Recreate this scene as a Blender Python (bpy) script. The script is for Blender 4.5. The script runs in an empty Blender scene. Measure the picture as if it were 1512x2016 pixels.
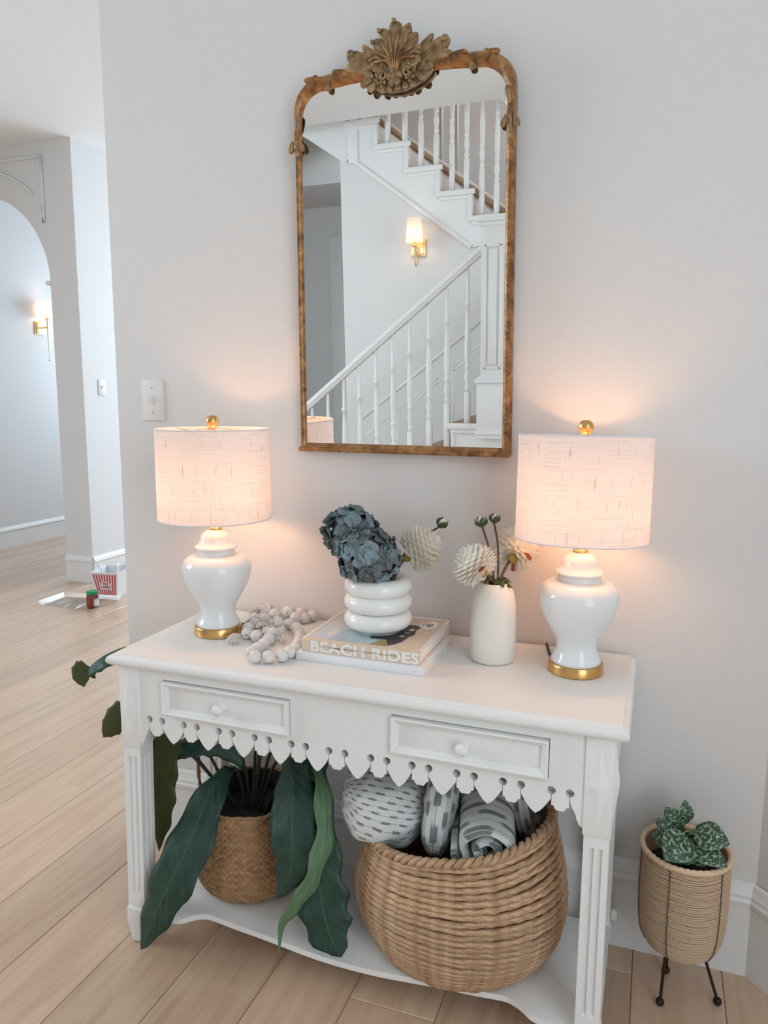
import bpy, bmesh, math, random
from math import sin, cos, pi, sqrt, radians
from mathutils import Vector, Matrix, Euler
from mathutils.geometry import delaunay_2d_cdt
random.seed(7)
S = bpy.context.scene
COL = S.collection

# ------------------------------------------------------------------ camera
cam_d = bpy.data.cameras.new('camera')
cam = bpy.data.objects.new('camera', cam_d); COL.objects.link(cam)
cam_d.sensor_fit = 'VERTICAL'; cam_d.sensor_height = 24.0
cam_d.lens = 1480.5 / 2016 * 24.0
cam_d.clip_start = 0.02
YAW, PIT, ROL = 0.3474, 0.1511, 0.0047
f_ = Vector((-sin(YAW)*cos(PIT), cos(YAW)*cos(PIT), -sin(PIT)))
r0 = Vector((cos(YAW), sin(YAW), 0)); u0 = r0.cross(f_)
r_ = cos(ROL)*r0 + sin(ROL)*u0; u_ = -sin(ROL)*r0 + cos(ROL)*u0
cam.matrix_world = Matrix(((r_.x, u_.x, -f_.x, 1.2241), (r_.y, u_.y, -f_.y, -1.8659), (r_.z, u_.z, -f_.z, 1.3953), (0, 0, 0, 1)))
S.camera = cam

# ------------------------------------------------------------------ world, daylight, exposure
W = bpy.data.worlds.new('world'); S.world = W; W.use_nodes = True
W.node_tree.nodes['Background'].inputs[0].default_value = (0.86, 0.93, 1.0, 1)
W.node_tree.nodes['Background'].inputs[1].default_value = 1.0
S.view_settings.view_transform = 'Standard'; S.view_settings.look = 'None'
S.view_settings.gamma = 1.0; S.view_settings.use_curve_mapping = False
S.view_settings.exposure = 0.2
S.cycles.use_denoising = True
S.cycles.max_bounces = 8; S.cycles.diffuse_bounces = 4; S.cycles.glossy_bounces = 4; S.cycles.transparent_max_bounces = 8
S.cycles.use_adaptive_sampling = True; S.cycles.adaptive_threshold = 0.06
S.cycles.sample_clamp_indirect = 6.0

def area(name, loc, direction, sx, sy, watts, color):
    d = bpy.data.lights.new(name, 'AREA'); d.shape = 'RECTANGLE'; d.size = sx; d.size_y = sy
    d.energy = watts; d.color = color
    o = bpy.data.objects.new(name, d); COL.objects.link(o); o.location = loc
    o.rotation_euler = Vector(direction).to_track_quat('-Z', 'Z').to_euler()
    return o
DAY = (0.80, 0.92, 1.0); SKY = (0.70, 0.86, 1.0)
LIGHTS = dict(right=43, hall_far=200, stair=31, left=150, arch=52)
area('window_right_offscreen', (2.52, -2.5, 1.6), (-1, 0, 0), 2.4, 1.9, LIGHTS['right'], DAY)
area('window_hall_far_offscreen', (-0.9, 5.5, 1.75), (0, -1, -0.3), 3.0, 2.0, LIGHTS['hall_far'], SKY)
area('window_arch_room_offscreen', (-3.62, 5.52, 1.75), (-0.25, -1, -0.25), 1.1, 1.7, LIGHTS['arch'], SKY)
area('window_stairwell_offscreen', (1.32, -4.4, 4.5), (-1, 0, -0.15), 1.0, 1.6, LIGHTS['stair'], (1.0, 0.95, 0.92))
area('window_left_offscreen', (-4.44, -1.4, 1.7), (1, 0, -0.4), 2.6, 1.8, LIGHTS['left'], DAY)

# ------------------------------------------------------------------ materials
MATS = {}
class NT:
    def __init__(self, name):
        m = bpy.data.materials.new(name); m.use_nodes = True; self.m = m
        self.t = m.node_tree; self.n = self.t.nodes; self.b = self.n['Principled BSDF']; MATS[name] = m
    def node(self, kind, **kw):
        x = self.n.new(kind)
        for k, v in kw.items(): setattr(x, k, v)
        return x
    def link(self, a, b): self.t.links.new(a, b)
    def coord(self, which='Object', scale=(1, 1, 1), rot=(0, 0, 0)):
        tc = self.node('ShaderNodeTexCoord'); mp = self.node('ShaderNodeMapping')
        mp.inputs['Scale'].default_value = scale; mp.inputs['Rotation'].default_value = rot
        self.link(tc.outputs[which], mp.inputs['Vector']); return mp.outputs[0]
    def noise(self, vec, scale, detail=4, rough=0.55, dist=0.0):
        x = self.node('ShaderNodeTexNoise'); x.inputs['Scale'].default_value = scale
        x.inputs['Detail'].default_value = detail; x.inputs['Roughness'].default_value = rough
        x.inputs['Distortion'].default_value = dist
        if vec is not None: self.link(vec, x.inputs['Vector'])
        return x.outputs['Fac']
    def ramp(self, fac, stops):
        x = self.node('ShaderNodeValToRGB'); e = x.color_ramp.elements
        while len(e) < len(stops): e.new(0.5)
        for i, (p, c) in enumerate(stops):
            e[i].position = p; e[i].color = (*c, 1) if len(c) == 3 else c
        self.link(fac, x.inputs[0]); return x.outputs[0]
    def math(self, op, a, b=None):
        x = self.node('ShaderNodeMath', operation=op)
        for i, v in enumerate((a, b)):
            if v is None: continue
            if isinstance(v, (int, float)): x.inputs[i].default_value = v
            else: self.link(v, x.inputs[i])
        return x.outputs[0]
    def mix(self, fac, a, b):
        x = self.node('ShaderNodeMix', data_type='RGBA')
        for s, v in ((x.inputs[0], fac), (x.inputs[6], a), (x.inputs[7], b)):
            if isinstance(v, (int, float)): s.default_value = v
            elif isinstance(v, tuple): s.default_value = (*v, 1)
            else: self.link(v, s)
        return x.outputs[2]
    def bump(self, h, strength=0.3, dist=0.002):
        x = self.node('ShaderNodeBump'); x.inputs['Strength'].default_value = strength; x.inputs['Distance'].default_value = dist
        self.link(h, x.inputs['Height']); self.link(x.outputs[0], self.b.inputs['Normal'])
    def base(self, c):
        if isinstance(c, tuple): self.b.inputs['Base Color'].default_value = (*c, 1)
        else: self.link(c, self.b.inputs['Base Color'])
    def set(self, **kw):
        for k, v in kw.items(): self.b.inputs[k.replace('_', ' ')].default_value = v

def plain(name, c, rough=0.5, var=0.04, scale=40, metal=0.0, bump=0.0, bdist=0.001, **kw):
    m = NT(name); v = m.coord()
    n = m.noise(v, scale)
    lo = tuple(max(0, x*(1-var)) for x in c); hi = tuple(min(1, x*(1+var)) for x in c)
    m.base(m.ramp(n, [(0.3, lo), (0.7, hi)])); m.set(Roughness=rough, Metallic=metal)
    if bump: m.bump(n, bump, bdist)
    for k, x in kw.items(): m.b.inputs[k].default_value = x
    return m.m

plain('wall_paint', (0.745, 0.73, 0.722), 0.65, 0.01, 90, bump=0.08)
plain('ceiling_paint', (0.90, 0.90, 0.90), 0.7, 0.01, 60)
plain('trim_paint', (0.82, 0.815, 0.805), 0.4, 0.012, 60)
plain('passage_paint', (0.745, 0.73, 0.722), 0.7, 0.02, 40)
plain('passage_trim', (0.82, 0.815, 0.805), 0.6, 0.02, 40)
plain('table_paint', (0.83, 0.82, 0.805), 0.42, 0.02, 120, bump=0.12)
plain('plate_plastic', (0.80, 0.785, 0.77), 0.6, 0.01)
plain('ceramic_white', (0.80, 0.81, 0.81), 0.10, 0.01, 20)
plain('ceramic_ring', (0.84, 0.84, 0.83), 0.16, 0.01, 20)
plain('vase_bisque', (0.80, 0.765, 0.70), 0.6, 0.025, 160, bump=0.1)
plain('bead_wood', (0.74, 0.71, 0.69), 0.7, 0.06, 120, bump=0.15)
plain('tassel_cotton', (0.78, 0.74, 0.69), 0.9, 0.06, 200)
plain('pages', (0.84, 0.80, 0.75), 0.8, 0.05, 400)
plain('book_white', (0.82, 0.82, 0.83), 0.35, 0.01)
plain('book_sand', (0.70, 0.56, 0.43), 0.45, 0.08, 140)
plain('letter_white', (0.86, 0.83, 0.79), 0.5, 0.01)
plain('letter_dark', (0.10, 0.08, 0.07), 0.6, 0.01)
plain('letter_faint', (0.62, 0.62, 0.65), 0.6, 0.01)
plain('cover_dark', (0.055, 0.05, 0.045), 0.5, 0.3, 90)
plain('cover_blue', (0.42, 0.56, 0.62), 0.4, 0.12, 30)
plain('cover_olive', (0.36, 0.31, 0.12), 0.5, 0.2, 200)
plain('cover_pale', (0.60, 0.68, 0.74), 0.4, 0.06, 24)
plain('soil', (0.018, 0.014, 0.011), 0.95, 0.5, 90, bump=0.6, bdist=0.01)
plain('stem_brown', (0.10, 0.045, 0.02), 0.6, 0.3, 60)
plain('stem_dark', (0.02, 0.022, 0.012), 0.6, 0.3, 60)
plain('sepal_green', (0.045, 0.075, 0.018), 0.5, 0.4, 60)
plain('calyx_olive', (0.34, 0.24, 0.045), 0.5, 0.2, 60)
plain('iron_dark', (0.045, 0.028, 0.020), 0.55, 0.25, 60, metal=0.7)
plain('cord_dark', (0.05, 0.04, 0.035), 0.6, 0.1)
plain('cord_inner', (0.16, 0.09, 0.045), 0.85, 0.25)
plain('tread_wood', (0.36, 0.21, 0.10), 0.45, 0.2, 20)
plain('red_ink', (0.62, 0.012, 0.03), 0.4, 0.02)
plain('pink_ink', (0.82, 0.42, 0.44), 0.4, 0.02)
plain('carton_white', (0.84, 0.83, 0.83), 0.35, 0.01)
plain('lid_green', (0.01, 0.27, 0.11), 0.35, 0.05)
plain('salsa_red', (0.36, 0.035, 0.012), 0.2, 0.25, 120)
plain('label_paper', (0.72, 0.75, 0.76), 0.4, 0.02)
plain('screw_metal', (0.6, 0.58, 0.54), 0.35, 0.02, metal=1.0)
plain('dark_gap', (0.05, 0.045, 0.04), 0.9, 0.02)

def metal(name, c, rough, var=0.1):
    m = NT(name); n = m.noise(m.coord('Object', (1, 1, 14)), 60)
    m.base(m.ramp(n, [(0.3, tuple(x*(1-var) for x in c)), (0.7, c)])); m.set(Metallic=1.0, Roughness=rough); return m.m
metal('brass', (0.72, 0.44, 0.17), 0.28)
metal('brass_light', (0.80, 0.56, 0.28), 0.3)

def m_glass(name, tint, rough=0.03, mixf=0.25, gl_amt=0.75):
    m = NT(name); tr = m.node('ShaderNodeBsdfTransparent'); gl = m.node('ShaderNodeBsdfGlossy'); mx = m.node('ShaderNodeMixShader')
    tr.inputs[0].default_value = (*tint, 1); gl.inputs['Roughness'].default_value = rough
    fr = m.node('ShaderNodeLayerWeight'); fr.inputs[0].default_value = mixf
    n = m.noise(m.coord(), 60)
    m.link(m.math('ADD', m.math('MULTIPLY', fr.outputs['Fresnel'], gl_amt), m.math('MULTIPLY', n, 0.08)), mx.inputs[0])
    m.link(tr.outputs[0], mx.inputs[1]); m.link(gl.outputs[0], mx.inputs[2])
    m.link(mx.outputs[0], m.n['Material Output'].inputs[0]); return m.m
m_glass('clear_plastic', (0.95, 0.965, 0.97), 0.12, 0.2, 0.22)
m_glass('window_glass', (0.97, 0.99, 1.0))
m_glass('jar_glass', (0.95, 0.9, 0.88))

m = NT('mirror_glass'); m.set(Metallic=1.0, Roughness=0.0)
m.base(m.ramp(m.noise(m.coord(), 2), [(0.0, (0.90, 0.915, 0.91)), (1.0, (0.91, 0.92, 0.915))]))

m = NT('gilt_wood'); v = m.coord(); n = m.noise(v, 38, 5, 0.6, 0.6); n2 = m.noise(v, 160)
c = m.ramp(n, [(0.30, (0.10, 0.048, 0.018)), (0.50, (0.31, 0.15, 0.055)), (0.70, (0.52, 0.28, 0.11))])
m.base(c); m.set(Metallic=0.45, Roughness=0.42); m.bump(n2, 0.25, 0.002)
m = NT('gilt_antique'); v = m.coord(); n = m.noise(v, 60, 5, 0.6)
geo = m.node('ShaderNodeNewGeometry')
c = m.ramp(n, [(0.30, (0.16, 0.10, 0.05)), (0.70, (0.46, 0.31, 0.16))])
m.base(c); m.set(Metallic=0.4, Roughness=0.45); m.bump(n, 0.2, 0.002)

# floor boards
m = NT('oak_board'); tc = m.node('ShaderNodeTexCoord'); oi = m.node('ShaderNodeObjectInfo')
mp = m.node('ShaderNodeMapping'); mp.inputs['Scale'].default_value = (9, 0.55, 1)
add = m.node('ShaderNodeVectorMath', operation='ADD'); comb = m.node('ShaderNodeCombineXYZ')
m.link(m.math('MULTIPLY', oi.outputs['Random'], 40.0), comb.inputs[1]); m.link(m.math('MULTIPLY', oi.outputs['Random'], 17.0), comb.inputs[0])
geo = m.node('ShaderNodeNewGeometry')
m.link(geo.outputs['Position'], add.inputs[0]); m.link(comb.outputs[0], add.inputs[1]); m.link(add.outputs[0], mp.inputs['Vector'])
n = m.noise(mp.outputs[0], 2.2, 6, 0.6, 1.2)
mp2 = m.node('ShaderNodeMapping'); mp2.inputs['Scale'].default_value = (60, 2.5, 1); m.link(add.outputs[0], mp2.inputs['Vector'])
n2 = m.noise(mp2.outputs[0], 2.0, 3)
a = m.ramp(n, [(0.25, (0.50, 0.325, 0.215)), (0.5, (0.63, 0.435, 0.305)), (0.75, (0.71, 0.52, 0.38))])
b = m.mix(m.math('MULTIPLY', n2, 0.35), a, (0.36, 0.23, 0.145))
hs = m.node('ShaderNodeHueSaturation'); m.link(b, hs.inputs['Color']); m.link(m.math('ADD', m.math('MULTIPLY', oi.outputs['Random'], 0.2), 0.9), hs.inputs['Value'])
m.base(hs.outputs[0]); m.set(Roughness=0.34); m.b.inputs['Coat Weight'].default_value = 0.5; m.b.inputs['Coat Roughness'].default_value = 0.22; m.bump(n2, 0.06, 0.001)

# lamp-shade linen: light passes through
def shade_mat(name, warm, trans, dark):
    m = NT(name)
    def lines(scale, lo, hi):
        return m.ramp(m.noise(m.coord('UV', scale), 1.0, 2, 0.5), [(lo, (0, 0, 0)), (hi, (1, 1, 1))])
    h = lines((7, 230, 1), 0.60, 0.70); vv = lines((330, 4, 1), 0.63, 0.72)
    mx = m.node('ShaderNodeMath', operation='MAXIMUM'); m.link(h, mx.inputs[0]); m.link(vv, mx.inputs[1])
    col = m.mix(mx.outputs[0], warm, dark)
    df = m.node('ShaderNodeBsdfDiffuse'); tl = m.node('ShaderNodeBsdfTranslucent'); ms = m.node('ShaderNodeMixShader')
    m.link(col, df.inputs[0]); m.link(col, tl.inputs[0]); ms.inputs[0].default_value = trans
    m.link(df.outputs[0], ms.inputs[1]); m.link(tl.outputs[0], ms.inputs[2]); m.link(ms.outputs[0], m.n['Material Output'].inputs[0])
shade_mat('linen_shade', (0.80, 0.77, 0.77), 0.22, (0.46, 0.42, 0.41))
shade_mat('sconce_shade', (0.88, 0.84, 0.80), 0.6, (0.84, 0.79, 0.74))
plain('shade_tape', (0.78, 0.77, 0.79), 0.7, 0.02)

def emit(name, c, s):
    m = NT(name); m.base(c); m.b.inputs['Emission Color'].default_value = (*c, 1)
    n = m.noise(m.coord(), 5); m.link(m.math('ADD', m.math('MULTIPLY', n, 0.02*s), s), m.b.inputs['Emission Strength'])
BULB = (1.0, 0.50, 0.23)
emit('bulb_lamp', BULB, 34.0)
emit('bulb_sconce', (1.0, 0.62, 0.36), 45.0)

# baskets
def straw(name, stops, scale, stretch, rough=0.65, bump=0.4):
    m = NT(name); oi = m.node('ShaderNodeObjectInfo'); v = m.coord('UV', stretch)
    n = m.noise(v, scale, 4, 0.6)
    c = m.ramp(n, stops); hs = m.node('ShaderNodeHueSaturation'); m.link(c, hs.inputs['Color'])
    m.link(m.math('ADD', m.math('MULTIPLY', oi.outputs['Random'], 0.3), 0.85), hs.inputs['Value'])
    m.base(hs.outputs[0]); m.set(Roughness=rough); m.bump(n, bump, 0.002)
straw('seagrass_coil', [(0.28, (0.25, 0.13, 0.065)), (0.5, (0.50, 0.31, 0.18)), (0.75, (0.68, 0.48, 0.32))], 1.0, (70, 6, 1))
straw('seagrass_weave', [(0.28, (0.20, 0.105, 0.045)), (0.5, (0.36, 0.20, 0.09)), (0.75, (0.48, 0.29, 0.14))], 30.0, (1, 1, 1))
straw('rattan_core', [(0.28, (0.52, 0.34, 0.20)), (0.5, (0.72, 0.52, 0.35)), (0.75, (0.82, 0.63, 0.45))], 1.0, (60, 50, 1))
plain('rope_brown', (0.27, 0.15, 0.07), 0.85, 0.35, 150)
plain('straw_core', (0.40, 0.24, 0.13), 0.9, 0.2)

# leaves
def leaf_mat(name, dark, light, vein, rough=0.5, through=0.0):
    m = NT(name); tc = m.node('ShaderNodeTexCoord'); sep = m.node('ShaderNodeSeparateXYZ'); m.link(tc.outputs['UV'], sep.inputs[0])
    d = m.math('ABSOLUTE', m.math('SUBTRACT', sep.outputs[0], 0.5))
    mid = m.ramp(d, [(0.0, (1, 1, 1)), (0.022, (0, 0, 0))])
    n = m.noise(m.coord('UV', (3, 6, 1)), 2.0, 4)
    c = m.ramp(n, [(0.3, dark), (0.75, light)])
    # side veins
    w = m.math('FRACT', m.math('ADD', m.math('MULTIPLY', sep.outputs[1], 13.0), m.math('MULTIPLY', d, -5.0)))
    sv = m.ramp(w, [(0.0, (1, 1, 1)), (0.12, (0, 0, 0))])
    c2 = m.mix(m.math('MULTIPLY', sv, 0.10), c, vein)
    m.base(m.mix(m.math('MULTIPLY', mid, 0.8), c2, vein)); m.set(Roughness=rough); m.bump(sv, 0.3, 0.003)
    if through:   # light shines through the thin blade
        tl = m.node('ShaderNodeBsdfTranslucent'); tl.inputs[0].default_value = (0.42, 0.36, 0.05, 1); mx = m.node('ShaderNodeMixShader'); mx.inputs[0].default_value = through
        m.link(m.b.outputs[0], mx.inputs[1]); m.link(tl.outputs[0], mx.inputs[2]); m.link(mx.outputs[0], m.n['Material Output'].inputs[0])
leaf_mat('leaf_dark', (0.006, 0.028, 0.018), (0.018, 0.062, 0.042), (0.06, 0.13, 0.04))
leaf_mat('leaf_light', (0.07, 0.14, 0.07), (0.13, 0.24, 0.13), (0.2, 0.3, 0.18), 0.45)
leaf_mat('leaf_olive', (0.035, 0.055, 0.018), (0.075, 0.105, 0.042), (0.03, 0.045, 0.015), 0.5, 0.4)
m = NT('leaf_silver'); tc = m.node('ShaderNodeTexCoord'); sep = m.node('ShaderNodeSeparateXYZ'); m.link(tc.outputs['UV'], sep.inputs[0])
n = m.noise(m.coord('UV', (7, 11, 1)), 1.1, 2, 0.45, 0.4)
oi = m.node('ShaderNodeObjectInfo')
sp = m.ramp(n, [(0.53, (0, 0, 0)), (0.57, (1, 1, 1))])
d = m.math('ABSOLUTE', m.math('SUBTRACT', sep.outputs[0], 0.5))
ed = m.ramp(d, [(0.45, (0, 0, 0)), (0.485, (1, 1, 1))])
mk = m.node('ShaderNodeMath', operation='MAXIMUM'); m.link(sp, mk.inputs[0]); m.link(ed, mk.inputs[1])
m.base(m.mix(mk.outputs[0], (0.022, 0.068, 0.032), (0.30, 0.42, 0.30))); m.set(Roughness=0.45)

# petals
def petal_mat(name, stops, rough=0.7):
    m = NT(name); oi = m.node('ShaderNodeObjectInfo')
    n = m.noise(m.coord('Object'), 60, 3)
    f = m.math('ADD', m.math('MULTIPLY', oi.outputs['Random'], 0.7), m.math('MULTIPLY', n, 0.3))
    m.base(m.ramp(f, stops)); m.set(Roughness=rough)
petal_mat('hydrangea_petal', [(0.15, (0.11, 0.12, 0.115)), (0.4, (0.15, 0.18, 0.185)), (0.65, (0.19, 0.25, 0.275)), (0.9, (0.27, 0.36, 0.405))])
def soft_petal(name, c):
    m = NT(name); n = m.noise(m.coord(), 40); col = m.ramp(n, [(0.3, tuple(x*0.95 for x in c)), (0.7, c)])
    df = m.node('ShaderNodeBsdfDiffuse'); tl = m.node('ShaderNodeBsdfTranslucent'); ms = m.node('ShaderNodeMixShader'); ms.inputs[0].default_value = 0.4
    m.link(col, df.inputs[0]); m.link(col, tl.inputs[0]); m.link(df.outputs[0], ms.inputs[1]); m.link(tl.outputs[0], ms.inputs[2]); m.link(ms.outputs[0], m.n['Material Output'].inputs[0])
soft_petal('dahlia_petal', (0.95, 0.915, 0.84))
plain('dahlia_tip', (0.45, 0.10, 0.06), 0.6, 0.2, 60)
plain('bud_white', (0.84, 0.78, 0.72), 0.6, 0.05, 60)

# ikat cloth
def ikat(name, rows, dash, wide, grey, white, ncol=1.0):
    m = NT(name); tc = m.node('ShaderNodeTexCoord'); sep = m.node('ShaderNodeSeparateXYZ'); m.link(tc.outputs['UV'], sep.inputs[0])
    nz = m.noise(m.coord('UV', (6, rows*14, 1)), 1.0, 2)
    v = m.math('MULTIPLY', sep.outputs[1], rows)
    row = m.math('FLOOR', v); fv = m.math('FRACT', v)
    u = m.math('ADD', m.math('MULTIPLY', sep.outputs[0], dash), m.math('MULTIPLY', m.math('FRACT', m.math('MULTIPLY', row, 0.37)), 1.0))
    u = m.math('ADD', u, m.math('MULTIPLY', nz, 0.42))
    fu = m.math('FRACT', u)
    thick = m.math('LESS_THAN', m.math('ABSOLUTE', m.math('SUBTRACT', fv, 0.5)), wide)
    dsh = m.math('LESS_THAN', fu, 0.46)
    thin = m.math('LESS_THAN', m.math('ABSOLUTE', m.math('SUBTRACT', fv, 0.5)), 0.045)
    k = m.math('MAXIMUM', m.math('MULTIPLY', m.math('MULTIPLY', thick, dsh), 0.95), m.math('MULTIPLY', thin, 0.6))
    m.base(m.mix(k, white, grey)); m.set(Roughness=0.85)
    n = m.noise(m.coord('UV', (300, 300, 1)), 1.0, 2); m.bump(n, 0.15, 0.001)
ikat('cloth_dash', 22, 12, 0.17, (0.19, 0.21, 0.21), (0.70, 0.71, 0.70))
ikat('cloth_stripe', 7, 3.2, 0.30, (0.19, 0.21, 0.21), (0.70, 0.71, 0.70))
ikat('cloth_roll', 9, 6, 0.26, (0.19, 0.21, 0.21), (0.70, 0.71, 0.70))

# ------------------------------------------------------------------ mesh helpers
ORG = {}
def root_of(p):
    while p is not None and p.parent is not None: p = p.parent
    return p
def mesh_from(verts, faces, mat, name, parent=None, smooth=False, uv=None):
    root = root_of(parent)
    off = root.location if (root is not None and root.type == 'EMPTY') else Vector((0, 0, 0))
    me = bpy.data.meshes.new(name)
    me.from_pydata([(v[0]-off[0], v[1]-off[1], v[2]-off[2]) for v in verts], [], faces)
    if uv is not None:
        ul = me.uv_layers.new(name='uv')
        for l in me.loops: ul.data[l.index].uv = uv[l.vertex_index]
    me.update()
    if smooth: me.polygons.foreach_set('use_smooth', [True]*len(me.polygons))
    if mat: me.materials.append(MATS[mat])
    o = bpy.data.objects.new(name, me); COL.objects.link(o)
    if parent is not None: o.parent = parent
    return o
def smooth_angle(o, deg=35):
    me = o.data
    bm = bmesh.new(); bm.from_mesh(me)
    for f in bm.faces: f.smooth = True
    for e in bm.edges:
        e.smooth = not (len(e.link_faces) == 2 and e.calc_face_angle(0) > radians(deg))
    bm.to_mesh(me); bm.free()
    return o
class MB:
    def __init__(self): self.v = []; self.f = []; self.uv = []
    def add(self, v, f, uv=None):
        k = len(self.v); self.v += [tuple(x) for x in v]; self.f += [tuple(i+k for i in q) for q in f]
        self.uv += list(uv) if uv else [(0, 0)]*len(v); return self
    def build(self, name, mat, parent=None, smooth=False, angle=None):
        o = mesh_from(self.v, self.f, mat, name, parent, smooth, self.uv)
        if angle: smooth_angle(o, angle)
        return o
def box_vf(x0, x1, y0, y1, z0, z1):
    v = [(x0, y0, z0), (x1, y0, z0), (x1, y1, z0), (x0, y1, z0), (x0, y0, z1), (x1, y0, z1), (x1, y1, z1), (x0, y1, z1)]
    return v, [(0, 3, 2, 1), (4, 5, 6, 7), (0, 1, 5, 4), (1, 2, 6, 5), (2, 3, 7, 6), (3, 0, 4, 7)]
def bevelled(v, f, w, seg=2):
    bm = bmesh.new(); bv = [bm.verts.new(x) for x in v]
    for q in f: bm.faces.new([bv[i] for i in q])
    bmesh.ops.recalc_face_normals(bm, faces=bm.faces)
    bmesh.ops.bevel(bm, geom=bm.edges[:], offset=w, segments=seg, affect='EDGES', profile=0.5)
    bm.verts.index_update(); V = [tuple(x.co) for x in bm.verts]; F = [tuple(x.index for x in q.verts) for q in bm.faces]
    bm.free(); return V, F
def box(name, mat, parent, x0, x1, y0, y1, z0, z1, bev=0.0, seg=2):
    v, f = box_vf(x0, x1, y0, y1, z0, z1)
    if bev: v, f = bevelled(v, f, bev, seg)
    o = mesh_from(v, f, mat, name, parent)
    if bev: smooth_angle(o, 40)
    return o
def lathe_vf(prof, c=(0, 0, 0), seg=48, sx=1.0, sy=1.0):
    v = []; f = []; uv = []
    n = len(prof)
    for i, (r, z) in enumerate(prof):
        for k in range(seg+1):
            a = 2*pi*k/seg
            v.append((c[0]+r*sx*cos(a), c[1]+r*sy*sin(a), c[2]+z)); uv.append((k/seg, i/max(1, n-1)))
    for i in range(n-1):
        for k in range(seg):
            a = i*(seg+1)+k
            f.append((a, a+1, a+seg+2, a+seg+1))
    return v, f, uv
def lathe(name, mat, parent, prof, c, seg=48, angle=40, sx=1.0, sy=1.0):
    m = MB(); m.add(*lathe_vf(prof, c, seg, sx, sy)); return weld(m.build(name, mat, parent), angle)
def weld(o, angle=40):
    bm = bmesh.new(); bm.from_mesh(o.data)
    bmesh.ops.remove_doubles(bm, verts=bm.verts, dist=1e-6); bmesh.ops.recalc_face_normals(bm, faces=bm.faces)
    bm.to_mesh(o.data); bm.free(); return smooth_angle(o, angle)
def catmull(pts, n):
    P = [Vector(p) for p in pts]
    P = [2*P[0]-P[1]] + P + [2*P[-1]-P[-2]]
    out = []; segs = len(P)-3
    for i in range(n+1):
        t = i/n*segs; k = min(int(t), segs-1); t -= k
        a, b, c, d = P[k:k+4]
        out.append(0.5*((2*b)+(-a+c)*t+(2*a-5*b+4*c-d)*t*t+(-a+3*b-3*c+d)*t**3))
    return out
def lerp_list(l, t):
    x = t*(len(l)-1); k = min(int(x), len(l)-2); return l[k]+(l[k+1]-l[k])*(x-k)
def tube_vf(path, rad, seg=10, closed=False, cap=True, twist=0, flute=0.0, lobes=3):
    P = [Vector(p) for p in path]; n = len(P); v = []; f = []; uv = []
    T = []
    for i in range(n):
        a = P[(i+1) % n] if (closed or i < n-1) else P[i]; b = P[i-1] if (closed or i > 0) else P[i]
        T.append((a-b).normalized())
    up = Vector((0, 0, 1)) if abs(T[0].z) < 0.9 else Vector((1, 0, 0))
    N = (up-T[0]*up.dot(T[0])).normalized()
    for i in range(n):
        N = (N-T[i]*N.dot(T[i])).normalized(); B = T[i].cross(N)
        r = rad if isinstance(rad, (int, float)) else lerp_list(rad, i/(n-1))
        for k in range(seg):
            a = 2*pi*k/seg
            rr = r*(1+flute*cos(lobes*a+twist*2*pi*i/n)) if flute else r
            v.append(P[i]+(N*cos(a)+B*sin(a))*rr); uv.append((i/n, k/seg))
    m_ = n if closed else n-1
    for i in range(m_):
        for k in range(seg):
            a = i*seg+k; b = i*seg+(k+1) % seg; c = ((i+1) % n)*seg+(k+1) % seg; d = ((i+1) % n)*seg+k
            f.append((a, b, c, d))
    if cap and not closed:
        f.append(tuple(range(seg-1, -1, -1))); f.append(tuple((n-1)*seg+k for k in range(seg)))
    return v, f, uv
def tube(name, mat, parent, path, rad, seg=10, **kw):
    m = MB(); m.add(*tube_vf(path, rad, seg, **kw)); return m.build(name, mat, parent, angle=50)
def grid_vf(fn, nu, nv):
    v = []; uv = []; f = []
    for j in range(nv+1):
        for i in range(nu+1):
            v.append(fn(i/nu, j/nv)); uv.append((i/nu, j/nv))
    for j in range(nv):
        for i in range(nu):
            a = j*(nu+1)+i; f.append((a, a+1, a+nu+2, a+nu+1))
    return v, f, uv
def inside(loops, x, y):
    c = False
    for lp in loops:
        n = len(lp)
        for i in range(n):
            (x0, y0), (x1, y1) = lp[i], lp[i-1]
            if (y0 > y) != (y1 > y) and x < (x1-x0)*(y-y0)/(y1-y0)+x0: c = not c
    return c
def shape2d(loops, depth, bevel=0.0, res=2):
    """flat outline with holes, extruded both ways: verts (x, y, d) and faces"""
    P = []; E = []
    for lp in loops:
        k = len(P); n = len(lp); P += [Vector(q) for q in lp]; E += [(k+i, k+(i+1) % n) for i in range(n)]
    vo, eo, fo, vm, em, fm = delaunay_2d_cdt(P, E, [], 1, 1e-7)
    tri = []
    for t in fo:
        cx_ = sum(vo[i].x for i in t)/len(t); cy_ = sum(vo[i].y for i in t)/len(t)
        if inside(loops, cx_, cy_): tri.append(tuple(t))
    n = len(vo); h = depth/2
    V = [(p.x, p.y, h) for p in vo]+[(p.x, p.y, -h) for p in vo]
    F = list(tri)+[tuple(i+n for i in reversed(t)) for t in tri]
    cnt = {}
    for t in tri:
        for i in range(len(t)):
            e = (t[i], t[(i+1) % len(t)]); cnt[e] = 1
    for (i, j) in cnt:
        if (j, i) not in cnt: F.append((j, i, i+n, j+n))
    if bevel:
        bm = bmesh.new(); bv = [bm.verts.new(q) for q in V]
        for f in F: bm.faces.new([bv[i] for i in f])
        bm.edges.ensure_lookup_table()
        ed = [e for e in bm.edges if len(e.link_faces) == 2 and e.calc_face_angle(0) > 1.2]
        bmesh.ops.bevel(bm, geom=ed, offset=bevel, segments=res, affect='EDGES', profile=0.5)
        bm.verts.index_update(); V = [tuple(x.co) for x in bm.verts]; F = [tuple(x.index for x in q.verts) for q in bm.faces]; bm.free()
    return V, F
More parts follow.
